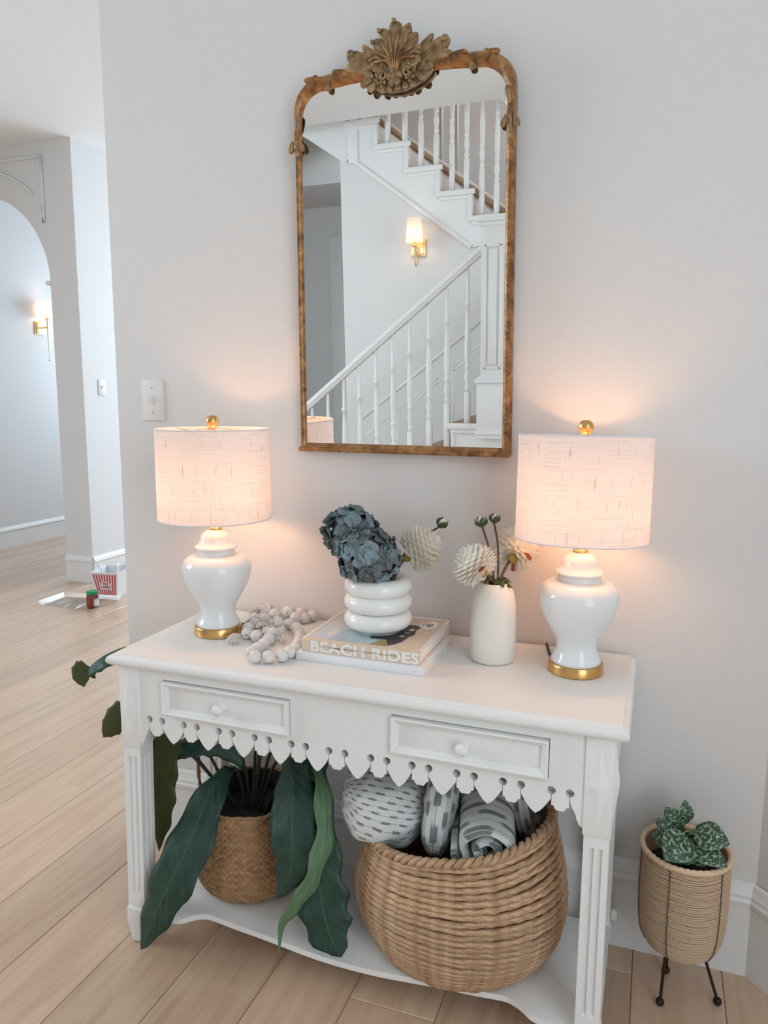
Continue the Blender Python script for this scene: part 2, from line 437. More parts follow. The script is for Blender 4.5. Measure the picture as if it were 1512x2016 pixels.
def curve_vf(cu):
    o = bpy.data.objects.new('outline', cu); COL.objects.link(o)
    dg = bpy.context.evaluated_depsgraph_get(); me = bpy.data.meshes.new_from_object(o.evaluated_get(dg))
    v = [tuple(x.co) for x in me.vertices]; f = [tuple(p.vertices) for p in me.polygons]
    bpy.data.objects.remove(o); bpy.data.curves.remove(cu); bpy.data.meshes.remove(me); return v, f
def text_vf(s, size, extrude=0.0003, space=1.0, align='LEFT', bold=0.0, width=1.0):
    cu = bpy.data.curves.new('lettering', 'FONT'); cu.body = s; cu.size = size; cu.extrude = extrude; cu.space_character = space
    cu.align_x = align; cu.offset = bold; cu.resolution_u = 3
    v, f = curve_vf(cu)
    return [(x*width, y, z) for x, y, z in v], f
def xf(v, fn): return [fn(*p) for p in v]

def thing(name, label, cat, loc=(0, 0, 0), group=None):
    o = bpy.data.objects.new(name, None); COL.objects.link(o); o.location = loc; o.empty_display_size = 0.05
    return tag(o, label, cat, group)
def tag(o, label, cat, group=None):
    o['label'] = label; o['category'] = cat
    if group: o['group'] = group
    return o
def struct(o, label=None):
    o['kind'] = 'structure'
    if label: o['label'] = label
    return o
def stuff(o): o['kind'] = 'stuff'; return o
def copy_tree(o, parent=None):
    c = o.copy(); COL.objects.link(c); c.parent = parent
    for ch in list(o.children): copy_tree(ch, c)
    return c

H = 0.78       # console height
CEIL = 3.17
# ================================================================== SETTING
def wbox(name, mat, *b): return struct(box(name, mat, None, *b))
# floor: subfloor with boards
plain('subfloor', (0.40, 0.26, 0.17), 0.9, 0.1)
fl = struct(box('floor', 'subfloor', None, -4.7, 2.7, -6.3, 5.7, -0.10, -0.006), 'wide light oak board floor')
PW = 0.2075
def plank_mesh(l):
    v, f = bevelled(*box_vf(-PW/2+0.0006, PW/2-0.0006, -l/2+0.0008, l/2-0.0008, -0.014, 0.0), 0.0016, 1)
    me = bpy.data.meshes.new('plank'); me.from_pydata(v, [], f); me.materials.append(MATS['oak_board']); return me
PL = {l: plank_mesh(l) for l in (1.8, 2.2, 2.6)}
rp = random.Random(3)
k = -23
while 0.2 + PW*k < 2.65:
    x = 0.2 + PW*k + PW/2
    y = 5.6 - rp.uniform(0, 1.6)
    first = True
    yy = 5.65
    while yy > -6.2:
        l = rp.choice((1.8, 2.2, 2.6))
        if first: yy += rp.uniform(0, 1.4); first = False
        c_ = yy - l/2
        if x > -4.62:
            o = bpy.data.objects.new('plank', PL[l]); COL.objects.link(o); o.location = (x, c_, 0); o.parent = fl
        yy -= l
    k += 1

# console wall, its angled return and the right wall with a window
wbox('wall_back', 'wall_paint', -0.30, 1.56, 0.0, 0.13, 0.0, CEIL)
def wall_line(name, mat, p, q, t, z0, z1):
    p = Vector((*p, 0)); q = Vector((*q, 0)); d = (q-p).normalized(); nrm = Vector((-d.y, d.x, 0))*t
    b = [p, q, q+nrm, p+nrm]
    v = [(a.x, a.y, z0) for a in b]+[(a.x, a.y, z1) for a in b]
    return struct(mesh_from(v, [(3, 2, 1, 0), (4, 5, 6, 7), (0, 1, 5, 4), (1, 2, 6, 5), (2, 3, 7, 6), (3, 0, 4, 7)], mat, name))
wall_line('wall_angled', 'wall_paint', (1.504, 0.004), (2.46, -0.952), 0.12, 0, CEIL)

BASE_PROF = [(0.0, 0.0), (0.015, 0.0), (0.015, 0.185), (0.021, 0.188), (0.023, 0.200), (0.018, 0.206), (0.018, 0.214), (0.012, 0.222), (0.008, 0.236), (0.0, 0.240)]
def baseboard(name, p, q, hgt=0.24, mitre0=0.0, mitre1=0.0):
    """profile swept from p to q; room side is to the right of p->q"""
    p = Vector((*p, 0)); q = Vector((*q, 0)); d = (q-p).normalized(); nr = Vector((d.y, -d.x, 0))
    v = []; f = []; n = len(BASE_PROF); s = hgt/0.24
    for base_, mt in ((p, mitre0), (q, mitre1)):
        for (o_, z) in BASE_PROF:
            w = base_+nr*o_+d*(o_*mt); v.append((w.x, w.y, z*s))
    for i in range(n-1): f.append((i, n+i, n+i+1, i+1))
    f.append(tuple(range(n))); f.append(tuple(range(2*n-1, n-1, -1)))
    return struct(smooth_angle(mesh_from(v, f, 'trim_paint', name), 30))
baseboard('baseboard_back', (-0.30, 0.0), (1.504, 0.0), mitre1=-0.414)
baseboard('baseboard_angled', (1.504, 0.0), (2.46, -0.956), mitre0=0.414)
baseboard('baseboard_wall_end', (-0.30, 0.13), (-0.30, 0.0))

def wall_with_window(name, x, y0, y1, wy0, wy1, wz0, wz1, t, n):
    m = MB()
    for b in ((y0, wy0, 0, CEIL), (wy1, y1, 0, CEIL), (wy0, wy1, 0, wz0), (wy0, wy1, wz1, CEIL)):
        m.add(*box_vf(x, x+t, b[0], b[1], b[2], b[3]))
    struct(m.build(name, 'wall_paint'))
    w = struct(box('window_%d' % n, 'window_glass', None, x+t*0.55, x+t*0.6, wy0-0.01, wy1+0.01, wz0-0.01, wz1+0.01))
    for (a, b, c, d) in ((wy0, wy1, wz0, wz0+0.05), (wy0, wy1, wz1-0.05, wz1), (wy0, wy0+0.05, wz0, wz1), (wy1-0.05, wy1, wz0, wz1), ((wy0+wy1)/2-0.02, (wy0+wy1)/2+0.02, wz0, wz1)):
        box('window_frame', 'trim_paint', w, x+t*0.3, x+t*0.7, a, b, c, d)
# side walls; the daylight panes sit just inside the openings
wbox('wall_right', 'wall_paint', 2.56, 2.68, -6.2, -0.9, 0, CEIL)
wbox('wall_right_hall', 'wall_paint', 2.56, 2.68, 0.13, 5.6, 0, CEIL)
wbox('wall_left', 'wall_paint', -4.62, -4.5, -6.2, 2.6, 0, CEIL)
def window_on(n, x, sgn, y0, y1, z0, z1):
    w = struct(box('window_%d' % n, 'window_glass', None, min(x+sgn*0.012, x+sgn*0.018), max(x+sgn*0.012, x+sgn*0.018), y0, y1, z0, z1))
    for (a, b, c, d) in ((y0-0.07, y1+0.07, z0-0.07, z0), (y0-0.07, y1+0.07, z1, z1+0.07), (y0-0.07, y0, z0, z1), (y1, y1+0.07, z0, z1)):
        box('window_frame', 'trim_paint', w, min(x, x+sgn*0.03), max(x, x+sgn*0.03), a, b, c, d)
window_on(1, 2.56, -1, -3.7, -1.3, 0.65, 2.55)
window_on(2, 2.56, -1, 1.3, 4.5, 0.6, 2.6)
window_on(3, -4.5, 1, -2.8, 0.0, 0.75, 2.6)
def window_far(n, y, x0, x1, z0, z1):
    w = struct(box('window_%d' % n, 'window_glass', None, x0, x1, y-0.018, y-0.012, z0, z1))
    for (a, b, c, d) in ((x0-0.07, x1+0.07, z0-0.07, z0), (x0-0.07, x1+0.07, z1, z1+0.07), (x0-0.07, x0, z0, z1), (x1, x1+0.07, z0, z1)):
        box('window_frame', 'trim_paint', w, a, b, y-0.03, y, c, d)
window_far(4, 5.6, -2.4, 0.6, 0.7, 2.75)
window_far(5, 5.6, -4.2, -3.05, 0.85, 2.65)

# ceiling with the stairwell opening behind
EDGE = -3.64
m = MB(); m.add(*box_vf(-4.7, 2.7, EDGE, 5.7, CEIL, CEIL+0.25)); m.add(*box_vf(-4.7, -2.3, -6.3, EDGE, CEIL, CEIL+0.25)); m.add(*box_vf(1.42, 2.7, -6.3, EDGE, CEIL, CEIL+0.25))
m.add(*box_vf(-2.3, 1.42, -6.3, -5.09, CEIL+0.02, CEIL+0.25))
struct(m.build('ceiling', 'ceiling_paint'))

# hall: arched wall, lit return, far wall
YA = 2.6; XA = -2.722
cx, zs, ra = -3.617, 2.207, 0.65
outer = [(-4.5, 0), (cx-ra, 0), (cx-ra, zs)] + [(cx-ra*cos(t*pi/32), zs+ra*sin(t*pi/32)) for t in range(1, 32)] + [(cx+ra, zs), (cx+ra, 0), (XA, 0), (XA, CEIL), (-4.5, CEIL)]
v, f = shape2d([outer], 0.16)
struct(mesh_from(xf(v, lambda x, y, z: (x, YA+0.08-z, y)), f, 'wall_paint', 'wall_arch'))
wbox('wall_hall', 'wall_paint', XA-0.14, XA, YA+0.16, 5.6, 0, CEIL)
wbox('wall_left_hall', 'wall_paint', -4.62, -4.42, YA, 5.6, 0, CEIL)
wbox('wall_far', 'wall_paint', -4.6, 2.6, 5.6, 5.72, 0, CEIL)
baseboard('baseboard_arch', (cx+ra, YA), (XA, YA), 0.2)
baseboard('baseboard_hall', (XA, YA), (XA, 5.6), 0.2)
baseboard('baseboard_arch_jamb', (cx+ra, YA+0.16), (cx+ra, YA), 0.2)
baseboard('baseboard_left_hall', (-4.42, YA+0.1), (-4.42, 5.6), 0.19)
# arch impost and panel moulding in the spandrel
struct(box('trim_1', 'trim_paint', None, cx+ra-0.035, cx+ra+0.0, YA-0.012, YA+0.17, zs-0.02, zs+0.012, 0.004))
def strip(pts, w, d, y):
    """moulding bead along a polyline in the plane y, standing out towards -y"""
    return tube_vf([(px, y-d*0.3, pz) for px, pz in pts], w/2, 6)
m = MB()
for pts in ([(-4.2, 3.07), (-2.985, 3.07)], [(-2.985, 3.07), (-2.985, 2.62)],
            [(cx-0.82*cos(t), zs+0.82*sin(t)) for t in [radians(90+i*3.2) for i in range(0, 14)]],
            [(-2.985, 2.62), (-3.01, 2.72)]):
    m.add(*strip(pts, 0.022, 0.02, YA))
struct(m.build('trim_2', 'trim_paint', smooth=True))

# ---------------------------------------------------------------- stair hall behind the photographer (seen in the mirror)
YU, YL, YB = -3.95, -3.0, -4.98
top = [(-1.32, 0), (0.30, 0), (0.30, 2.30), (-0.04, 2.30), (-0.265, 2.29), (-1.24, 3.005), (-1.32, 2.99)]
v, f = shape2d([top], 0.09)
struct(mesh_from(xf(v, lambda x, y, z: (x, YU-0.06-z, y)), f, 'wall_paint', 'wall_stair'))
wbox('wall_passage_side', 'wall_paint', -1.32, -1.22, -6.0, YU-0.107, 0, 2.95)
wbox('wall_passage', 'passage_paint', -4.6, -1.3, -6.12, -6.0, 0, CEIL)
wbox('wall_passage_shading', 'passage_paint', -2.98, -2.88, -6.0, YU+0.15, 0, 3.16)  # unseen side wall, set close in to keep light out of the passage
struct(box('trim_3', 'passage_trim', None, -2.37, -2.22, -6.0, -5.96, 0, 2.75, 0.004))
struct(box('trim_4', 'passage_trim', None, -2.22, -1.32, -6.0, -5.985, 2.62, 2.75, 0.004))
wbox('ceiling_passage', 'passage_paint', -3.5, -1.32, -6.0, YB-0.1, 3.06, 3.16)
m = MB(); m.add(*box_vf(-1.3, 1.42, YB-0.1, YB, 0, 5.9)); m.add(*box_vf(-2.3, -1.3, YB-0.1, YB, 3.06, 5.9)); struct(m.build('wall_stairwell', 'wall_paint'))
wbox('wall_stairwell_right', 'wall_paint', 1.36, 1.48, YB, EDGE, 0, 5.9)
wbox('wall_stairwell_left', 'wall_paint', -2.42, -2.3, YB, EDGE, CEIL, 5.9)
wbox('wall_stairwell_front', 'wall_paint', -2.3, 1.36, EDGE, EDGE+0.12, CEIL+0.26, 5.9)
wbox('ceiling_stairwell', 'ceiling_paint', -2.42, 1.48, YB-0.1, EDGE+0.12, 5.9, 6.0)
wbox('wall_behind', 'wall_paint', 1.48, 2.6, -6.2, -6.08, 0, CEIL)
# panel mouldings on the stair walls
def rail_trim(n, pts, w, y):
    m = MB()
    for p in pts: m.add(*strip(p, w, 0.03, y))
    struct(m.build('trim_%d' % n, 'trim_paint', smooth=True))
YW = YU-0.015
rail_trim(5, [[(-1.235, 0.945), (-0.10, 1.80)]], 0.035, YW)
rail_trim(6, [[(-0.871, 1.056), (-0.52, 1.315)], [(-0.855, 1.03), (-0.52, 1.277)], [(-0.871, 1.056), (-0.871, 0.45)], [(-0.40, 1.405), (-0.06, 1.656)], [(-0.40, 1.367), (-0.06, 1.618)], [(-0.40, 1.405), (-0.40, 0.85)], [(-0.40, 0.85), (-0.06, 1.10)],
              [(-1.21, 0.80), (-0.98, 0.97)], [(-1.21, 0.80), (-1.21, 0.2)]], 0.022, YW)
rail_trim(7, [[(-2.2, 4.17), (0.4, 2.24)]], 0.035, YB+0.01)
rail_trim(8, [[(-0.80, 3.05), (-0.80, 3.9)], [(-0.66, 2.95), (-0.66, 3.9)], [(-0.66, 2.95), (0.1, 2.39)], [(-1.8, 3.8), (-0.80, 3.05)], [(0.1, 2.39), (0.1, 3.3)], [(-0.66, 3.9), (0.1, 3.34)]], 0.022, YB+0.01)

stair = thing('staircase', 'white painted staircase with turned balusters and panelled newel seen in the mirror', 'staircase', (-0.4, -3.4, 0))
RIS, TRD = 0.19, 0.2475
# upper flight: stepped stringer, treads, risers
pts = [(-2.30, 3.70)]
steps = []
for k in range(6):
    xl = -1.4975+TRD*k-0.0; zt = 3.44-RIS*k
    steps.append((xl, xl+TRD, zt))
outl = [(-2.29, 3.63)]
for (a, b, z) in [(-1.99, -1.745, 3.63+0.19)]: pass
outl = [(-2.29, 3.63), (-1.7425, 3.63), ]
for (a, b, z) in steps[1-1:]:
    outl += [(a-0.0, z), (b, z)]
outl = [(-2.29, 3.63), (-1.4975, 3.63)]
for (a, b, z) in steps: outl += [(a, z), (b, z)]
outl += [(steps[-1][1], 2.30), (-0.25, 2.275), (-1.24, 3.012), (-1.265, 2.955), (-2.29, 3.625)]
outl = [p for p in outl]
outl[-1] = (-2.29, 3.625)
v, f = shape2d([outl], 0.05)
mesh_from(xf(v, lambda x, y, z: (x, YU-0.025-z, y)), f, 'trim_paint', 'stringer', stair)
tube('stringer_moulding', 'trim_paint', stair, [(-1.24, YU-0.004, 3.005), (-0.26, YU-0.004, 2.278)], 0.020, 8)
for (a, b, z) in steps:
    t = box('tread', 'trim_paint', stair, a-0.02, b+0.028, YU-0.0, YU+0.022, z-0.035, z+0.004, 0.006)
    box('nosing', 'trim_paint', t, a+0.0, b+0.012, YU+0.0, YU+0.012, z-0.062, z-0.035, 0.004)
    box('tread', 'tread_wood', stair, a-0.02, b+0.028, YB, YU-0.0, z-0.03, z+0.001, 0.004)
    box('riser', 'trim_paint', stair, b-0.018, b+0.006, YB, YU+0.014, z-RIS+0.004, z-0.03, 0.002)
# soffit under the upper flight
m = MB()
for so in ([(-2.29, 3.63), (-2.29, 3.67), (-1.2, 2.955), (-1.2, 2.915)], [(-1.2, 2.915), (-1.2, 2.955), (0.1, 2.03), (0.1, 1.99)]):
    m.add([(x, YU-0.045, z) for x, z in so]+[(x, YB, z) for x, z in so], [(0, 1, 2, 3), (7, 6, 5, 4), (0, 4, 5, 1), (1, 5, 6, 2), (2, 6, 7, 3), (3, 7, 4, 0)])
m.build('soffit', 'ceiling_paint', stair)
# wide riser board and fascia at the turn to the upper floor
box('corner_post', 'trim_paint', stair, -1.235, -1.16, YU-0.02, YU+0.014, 2.95, 3.42, 0.004)
# lower flight
lsteps = [(-0.129-TRD*k, -0.129-TRD*k+TRD, 1.048-RIS*k) for k in range(0, 6)]
lo = [(-1.40, 0.0)]
lo = [(lsteps[-1][0], 0.0)]
for (a, b, z) in reversed(lsteps): lo += [(a, z), (b, z)]
lo += [(1.34, 1.048), (1.34, 0.0)]
v, f = shape2d([lo], 0.05)
mesh_from(xf(v, lambda x, y, z: (x, YL-0.025-z, y)), f, 'trim_paint', 'stringer', stair)
for (a, b, z) in lsteps:
    t = box('tread', 'trim_paint', stair, a-0.028, b, YL, YL+0.024, z-0.035, z+0.004, 0.006)
    box('nosing', 'trim_paint', t, a-0.01, b, YL, YL+0.013, z-0.062, z-0.035, 0.004)
    box('tread', 'tread_wood', stair, a-0.028, b, YU-0.01, YL, z-0.03, z+0.001, 0.004)
    box('riser', 'trim_paint', stair, a-0.006, a+0.018, YU-0.01, YL+0.008, z-RIS+0.004, z-0.03, 0.002)
# quarter turn beside the newel
for k in range(6):
    z = 1.238+RIS*k; y1 = YL-0.16*k
    box('tread', 'tread_wood', stair, 0.14, 1.34, max(y1-0.19, YU), y1, z-0.03, z, 0.004)
    box('riser', 'trim_paint', stair, 0.14, 1.34, y1-0.02, y1-0.002, z-RIS, z-0.03, 0.002)
box('landing', 'tread_wood', stair, 0.0, 1.34, YB, YU, 2.27, 2.30, 0.004)
# balusters
def baluster_prof(sq, total):
    h = total-sq
    P = [(0.0, sq), (0.017, sq), (0.013, sq+0.015), (0.019, sq+0.028), (0.019, sq+0.036), (0.012, sq+0.050), (0.020, sq+0.085), (0.021, sq+0.11), (0.013, sq+0.150), (0.020, sq+0.162), (0.020, sq+0.172), (0.014, sq+0.185),
         (0.0205, sq+0.25), (0.020, sq+0.33), (0.0145, sq+h*0.62), (0.0125, sq+h*0.70), (0.018, sq+h*0.705), (0.018, sq+h*0.725), (0.0125, sq+h*0.735), (0.0105, sq+h*0.85), (0.0105, total)]
    return P
def baluster_mesh(sq, total):
    m = MB(); m.add(*lathe_vf(baluster_prof(sq, total), (0, 0, 0), 12))
    v, f = bevelled(*box_vf(-0.018, 0.018, -0.018, 0.018, 0, sq+0.004), 0.002, 1); m.add(v, f)
    me = bpy.data.meshes.new('baluster'); me.from_pydata(m.v, [], m.f); me.materials.append(MATS['trim_paint'])
    me.polygons.foreach_set('use_smooth', [True]*len(me.polygons)); return me
BA = {}
def place_bal(x, y, z, sq, total):
    key = (round(sq, 2), round(total, 2))
    if key not in BA: BA[key] = baluster_mesh(*key)
    o = bpy.data.objects.new('baluster', BA[key]); COL.objects.link(o); o.parent = stair; o.location = Vector((x, y, z))-stair.location
for x in (-0.929, -0.79, -0.663, -0.543, -0.421, -0.309, -0.192, -0.081, -1.055, -1.165):
    z = [s for s in steps if s[0] <= x < s[1]+0.001]
    zt = z[0][2] if z else 2.49
    soffs = 0.0
    i_ = 0 if (x - (z[0][0] if z else x)) < TRD/2 else 1
    place_bal(x, YU-0.045, zt, (0.33 if i_ == 0 else 0.22), (0.98 if i_ == 0 else 0.89))
RS = (2.113-1.132)/(0.055+1.20)
def rail_z(x): return 1.115+RS*(x+1.20)
for x in (-1.169, -1.043, -0.917, -0.798, -0.673, -0.550, -0.430, -0.295, -0.171, -0.033):
    z = [s for s in lsteps if s[0] <= x < s[1]+0.001]
    zt = z[0][2] if z else 0.1
    place_bal(x, YL-0.03, zt, round(0.335 if (x-z[0][0]) > TRD/2 else 0.39, 2) if False else round((0.31 if (x-z[0][0]) > TRD/2 else 0.20), 2), round(rail_z(x)-zt, 2))
def handrail(pts, name='handrail'):
    pr = [(-0.022, -0.018), (0.022, -0.018), (0.024, 0.0), (0.033, 0.008), (0.033, 0.024), (0.02, 0.042), (-0.02, 0.042), (-0.033, 0.024), (-0.033, 0.008), (-0.024, 0.0)]
    v = []; f = []; n = len(pr)
    for p in pts: v += [(p[0], p[1]+a, p[2]+b) for a, b in pr]
    for i in range(len(pts)-1):
        for k in range(n): f.append((i*n+k, i*n+(k+1) % n, (i+1)*n+(k+1) % n, (i+1)*n+k))
    f += [tuple(range(n)), tuple(range(len(pts)*n-1, (len(pts)-1)*n-1, -1))]
    return smooth_angle(mesh_from(v, f, 'trim_paint', name, stair), 35)
handrail([(-1.75, YL-0.03, rail_z(-1.75)+0.022), (0.08, YL-0.03, rail_z(0.08)+0.022)])
handrail([(-1.235, YU-0.045, 4.18), (-0.02, YU-0.045, 3.25)])
# newel
nw = box('newel_post', 'trim_paint', stair, 0.068, 0.222, YL-0.115, YL+0.04, 1.335, 2.27, 0.003)
for (a, b, z0, z1) in ((0.012, 0.012, 2.262, 2.285), (0.024, 0.024, 2.285, 2.30), (0.014, 0.014, 2.30, 2.315), (0.030, 0.030, 1.312, 1.338), (0.016, 0.016, 1.338, 1.352), (0.018, 0.018, 1.0, 1.312), (0.030, 0.030, 0.985, 1.005), (0.022, 0.022, 0.96, 0.985)):
    box('newel_moulding', 'trim_paint', nw, 0.068-a, 0.222+a, YL-0.115-b, YL+0.04+b, z0, z1, 0.003)
for (x0, x1, z0, z1) in ((0.092, 0.105, 1.40, 2.15), (0.185, 0.198, 1.40, 2.15), (0.092, 0.198, 1.40, 1.413), (0.092, 0.198, 2.137, 2.15), (0.118, 0.172, 1.43, 2.12)):
    box('newel_panel', 'trim_paint', nw, x0, x1, YL+0.039, YL+0.050, z0, z1, 0.003)

# ================================================================== CONSOLE TABLE
TW, YF, YBK = 1.205, -0.454, -0.0146
table = thing('console_table', 'white painted wooden console table with two drawers and scalloped apron', 'table', (0.6, -0.235, 0))
# top: thumbnail edge
prof = [(0.006, 0.752), (0.0, 0.757), (-0.002, 0.764), (0.0, 0.771), (0.006, 0.776), (0.011, 0.7765), (0.013, 0.780)]
m = MB()
for (ins, z) in prof:
    m.v += [(0+ins, YF+ins, z), (TW-ins, YF+ins, z), (TW-ins, YBK-min(ins, 0.002), z), (0+ins, YBK-min(ins, 0.002), z)]; m.uv += [(0, 0)]*4
for i in range(len(prof)-1):
    for k in range(4): m.f.append((i*4+k, i*4+(k+1) % 4, (i+1)*4+(k+1) % 4, (i+1)*4+k))
n_ = (len(prof)-1)*4
m.f += [(n_, n_+1, n_+2, n_+3), (3, 2, 1, 0)]
m.build('table_top', 'table_paint', table, angle=35)
# legs
def leg(xc, yc, front, lean):
    hw = 0.0275
    def sh(v): return [(x+lean*(0.54-min(z, 0.54))/0.54, y, z) for x, y, z in v]
    m = MB()
    v, f = bevelled(*box_vf(xc-hw, xc+hw, yc-hw, yc+hw, 0.542, 0.753), 0.0025, 2); m.add(sh(v), f)
    w = 0.0245
    # shaft with two flutes cut in its front and side faces: ring profile
    def ring(flute, z):
        P = []
        def side(ax, ay, bx, by, fl):
            # from a to b, flutes at 1/3 and 2/3
            for t in (0.0, 0.235, 0.27, 0.395, 0.43, 0.57, 0.605, 0.73, 0.765):
                x = ax+(bx-ax)*t; y = ay+(by-ay)*t
                if fl and t in (0.27, 0.395, 0.605, 0.73):
                    l = sqrt((bx-ax)**2+(by-ay)**2); nx, ny = -(by-ay)/l, (bx-ax)/l
                    x += nx*0.006; y += ny*0.006
                P.append((x, y, z))
        side(xc-w, yc-w, xc+w, yc-w, flute); side(xc+w, yc-w, xc+w, yc+w, flute); side(xc+w, yc+w, xc-w, yc+w, False); side(xc-w, yc+w, xc-w, yc-w, flute)
        return P
    zs_ = [(0.10, 0), (0.143, 0), (0.147, 1), (0.512, 1), (0.517, 0), (0.544, 0)]
    V = []; F = []
    for z, fl_ in zs_: V += ring(bool(fl_), z)
    n = 36
    for i in range(len(zs_)-1):
        for k in range(n): F.append((i*n+k, i*n+(k+1) % n, (i+1)*n+(k+1) % n, (i+1)*n+k))
    m.add(sh(V), F)
    # foot block tapering down
    a, b = 0.0275, 0.019
    V = [(xc+sx*c_, yc+sy*c_, z) for z, c_ in ((0.004, b), (0.065, a), (0.100, a), (0.106, w)) for sx, sy in ((-1, -1), (1, -1), (1, 1), (-1, 1))]
    F = [(3, 2, 1, 0), (12, 13, 14, 15)]+[(i*4+k, i*4+(k+1) % 4, i*4+4+(k+1) % 4, i*4+4+k) for i in range(3) for k in range(4)]
    m.add(sh(V), F)
    lg = m.build('leg', 'table_paint', table)
    smooth_angle(lg, 25)
    m = MB(); m.add(sh(lathe_vf([(0.0, 0.0), (0.009, 0.0), (0.009, 0.006), (0.0, 0.006)], (xc, yc, 0), 12)[0]), lathe_vf([(0.0, 0.0), (0.009, 0.0), (0.009, 0.006), (0.0, 0.006)], (xc, yc, 0), 12)[1])
    m.build('glide', 'screw_metal', lg)
    # raised diamonds
    def diamond(cen, ux, nrm):
        c_ = Vector(cen); u = Vector(ux); n3 = Vector(nrm)
        V = [c_+Vector((0, 0, 0.095)), c_+u*0.0215, c_-Vector((0, 0, 0.095)), c_-u*0.0215, c_+n3*0.011]
        mesh_from([tuple(p) for p in V], [(0, 1, 4), (1, 2, 4), (2, 3, 4), (3, 0, 4), (3, 2, 1, 0)], 'table_paint', 'diamond', lg)
    if front: diamond((xc, yc-hw+0.0005, 0.648), (1, 0, 0), (0, -1, 0))
    sgn = -1 if xc < 0.6 else 1
    diamond((xc+sgn*(hw-0.0005), yc, 0.648), (0, 1, 0), (sgn, 0, 0))
    return lg
FY = -0.44+0.0275
XL, XR = 0.0495, 1.1545
leg(XL, FY, True, -0.012); leg(XR, FY, True, 0.0)
RY = -0.052
leg(XL, RY, False, -0.010); leg(XR, RY, False, 0.0)
# front apron with sawn scallops and drilled holes
holes = [0.103, 0.139, 0.200, 0.236, 0.296, 0.332, 0.391, 0.428, 0.485, 0.521, 0.578, 0.616, 0.677, 0.714, 0.771, 0.808, 0.869, 0.906, 0.966, 1.003, 1.064, 1.100]
AX0, AX1, ZT = 0.076, 1.128, 0.7525
def ease(t): return t*t*(3-2*t)
edge = []
def ogee(xa, xb, za, zb, n=6):
    return [(xa+(xb-xa)*t, za+(zb-za)*(sin(t*pi/2))) for t in [i/n for i in range(n+1)]]
edge += [(AX0, 0.553), (AX0+0.006, 0.556), (AX0+0.012, 0.566), (AX0+0.016, 0.580), (AX0+0.022, 0.590)]
for i in range(0, len(holes), 2):
    a, b = holes[i], holes[i+1]
    zb = 0.604
    edge += [(a-0.0006, zb), (a-0.0006, 0.614), (a+0.0006, 0.614), (a+0.0006, 0.590), (a+0.006, 0.5895), (a+0.0065, 0.584), (a+0.0095, 0.5835), (a+0.010, 0.5805)]
    edge += [(b-0.010, 0.5805), (b-0.0095, 0.5835), (b-0.0065, 0.584), (b-0.006, 0.5895), (b-0.0006, 0.590), (b-0.0006, 0.614), (b+0.0006, 0.614), (b+0.0006, zb)]
    if i+2 < len(holes):
        c_ = holes[i+2]; mid = (b+c_)/2; tip = 0.568; r = (c_-b)/2
        for t in (0.12, 0.25, 0.38, 0.52, 0.66, 0.8, 0.92):
            edge.append((b+0.0006+(r-0.0006)*t, zb+(tip-zb)*(0.72*sin(pi/2*t)+0.28*t)))
        edge.append((mid, tip-0.001))
        for t in (0.92, 0.8, 0.66, 0.52, 0.38, 0.25, 0.12):
            edge.append((c_-0.0006-(r-0.0006)*t, zb+(tip-zb)*(0.72*sin(pi/2*t)+0.28*t)))
edge += [(AX1-0.022, 0.590), (AX1-0.016, 0.580), (AX1-0.012, 0.566), (AX1-0.006, 0.556), (AX1, 0.553)]
outl = edge+[(AX1, ZT), (AX0, ZT)]
loops = [outl]
DR = [(0.1455, 0.4845, 0.643, 0.7275), (0.7245, 1.0575, 0.6465, 0.730)]
for x in holes: loops.append([(x+0.0088*cos(-t*2*pi/18), 0.6215+0.0088*sin(-t*2*pi/18)) for t in range(18)])
for (x0, x1, z0, z1) in DR: loops.append([(x0, z0), (x0, z1), (x1, z1), (x1, z0)])
v, f = shape2d(loops, 0.02)
smooth_angle(mesh_from(xf(v, lambda x, y, z: (x, -0.424-z, y)), f, 'table_paint', 'apron', table), 30)
# drawers
for (x0, x1, z0, z1) in DR:
    g = 0.0016; yf = -0.4335
    d = box('drawer', 'table_paint', table, x0+g, x1-g, yf, -0.10, z0+0.0005, z1-0.003, 0.001)
    # moulded frame: four mitred bars
    fr = 0.017
    def bar(p0, p1, q0, q1):
        prof_ = [(0.0, 0.0), (0.0, 0.012), (0.25, 0.0135), (0.45, 0.010), (0.72, 0.0085), (1.0, 0.003), (1.0, 0.0)]
        V = []; F = []; n = len(prof_)
        for (p, q) in ((p0, q0), (p1, q1)):
            for (t, h) in prof_: V.append((p[0]+(q[0]-p[0])*t, yf-h, p[1]+(q[1]-p[1])*t))
        for k in range(n-1): F.append((k, k+1, n+k+1, n+k))
        mesh_from(V, F, 'table_paint', 'drawer_moulding', d)
    o4 = [(x0+g, z0+0.0005), (x1-g, z0+0.0005), (x1-g, z1-0.003), (x0+g, z1-0.003)]
    i4 = [(x0+fr, z0+fr), (x1-fr, z0+fr), (x1-fr, z1-fr), (x0+fr, z1-fr)]
    for k in range(4): bar(o4[k], o4[(k+1) % 4], i4[k], i4[(k+1) % 4])
    kx, kz = (x0+x1)/2-0.007, (z0+z1)/2-0.003
    kv, kf, ku = lathe_vf([(0.0, 0.030), (0.007, 0.0295), (0.0125, 0.026), (0.0145, 0.020), (0.012, 0.014), (0.0075, 0.010), (0.0075, 0.005), (0.011, 0.002), (0.011, -0.002)], (0, 0, 0), 24)
    m = MB(); m.add([(kx+x, yf-z, kz+y) for x, y, z in kv], kf); weld(m.build('knob', 'table_paint', d), 45)
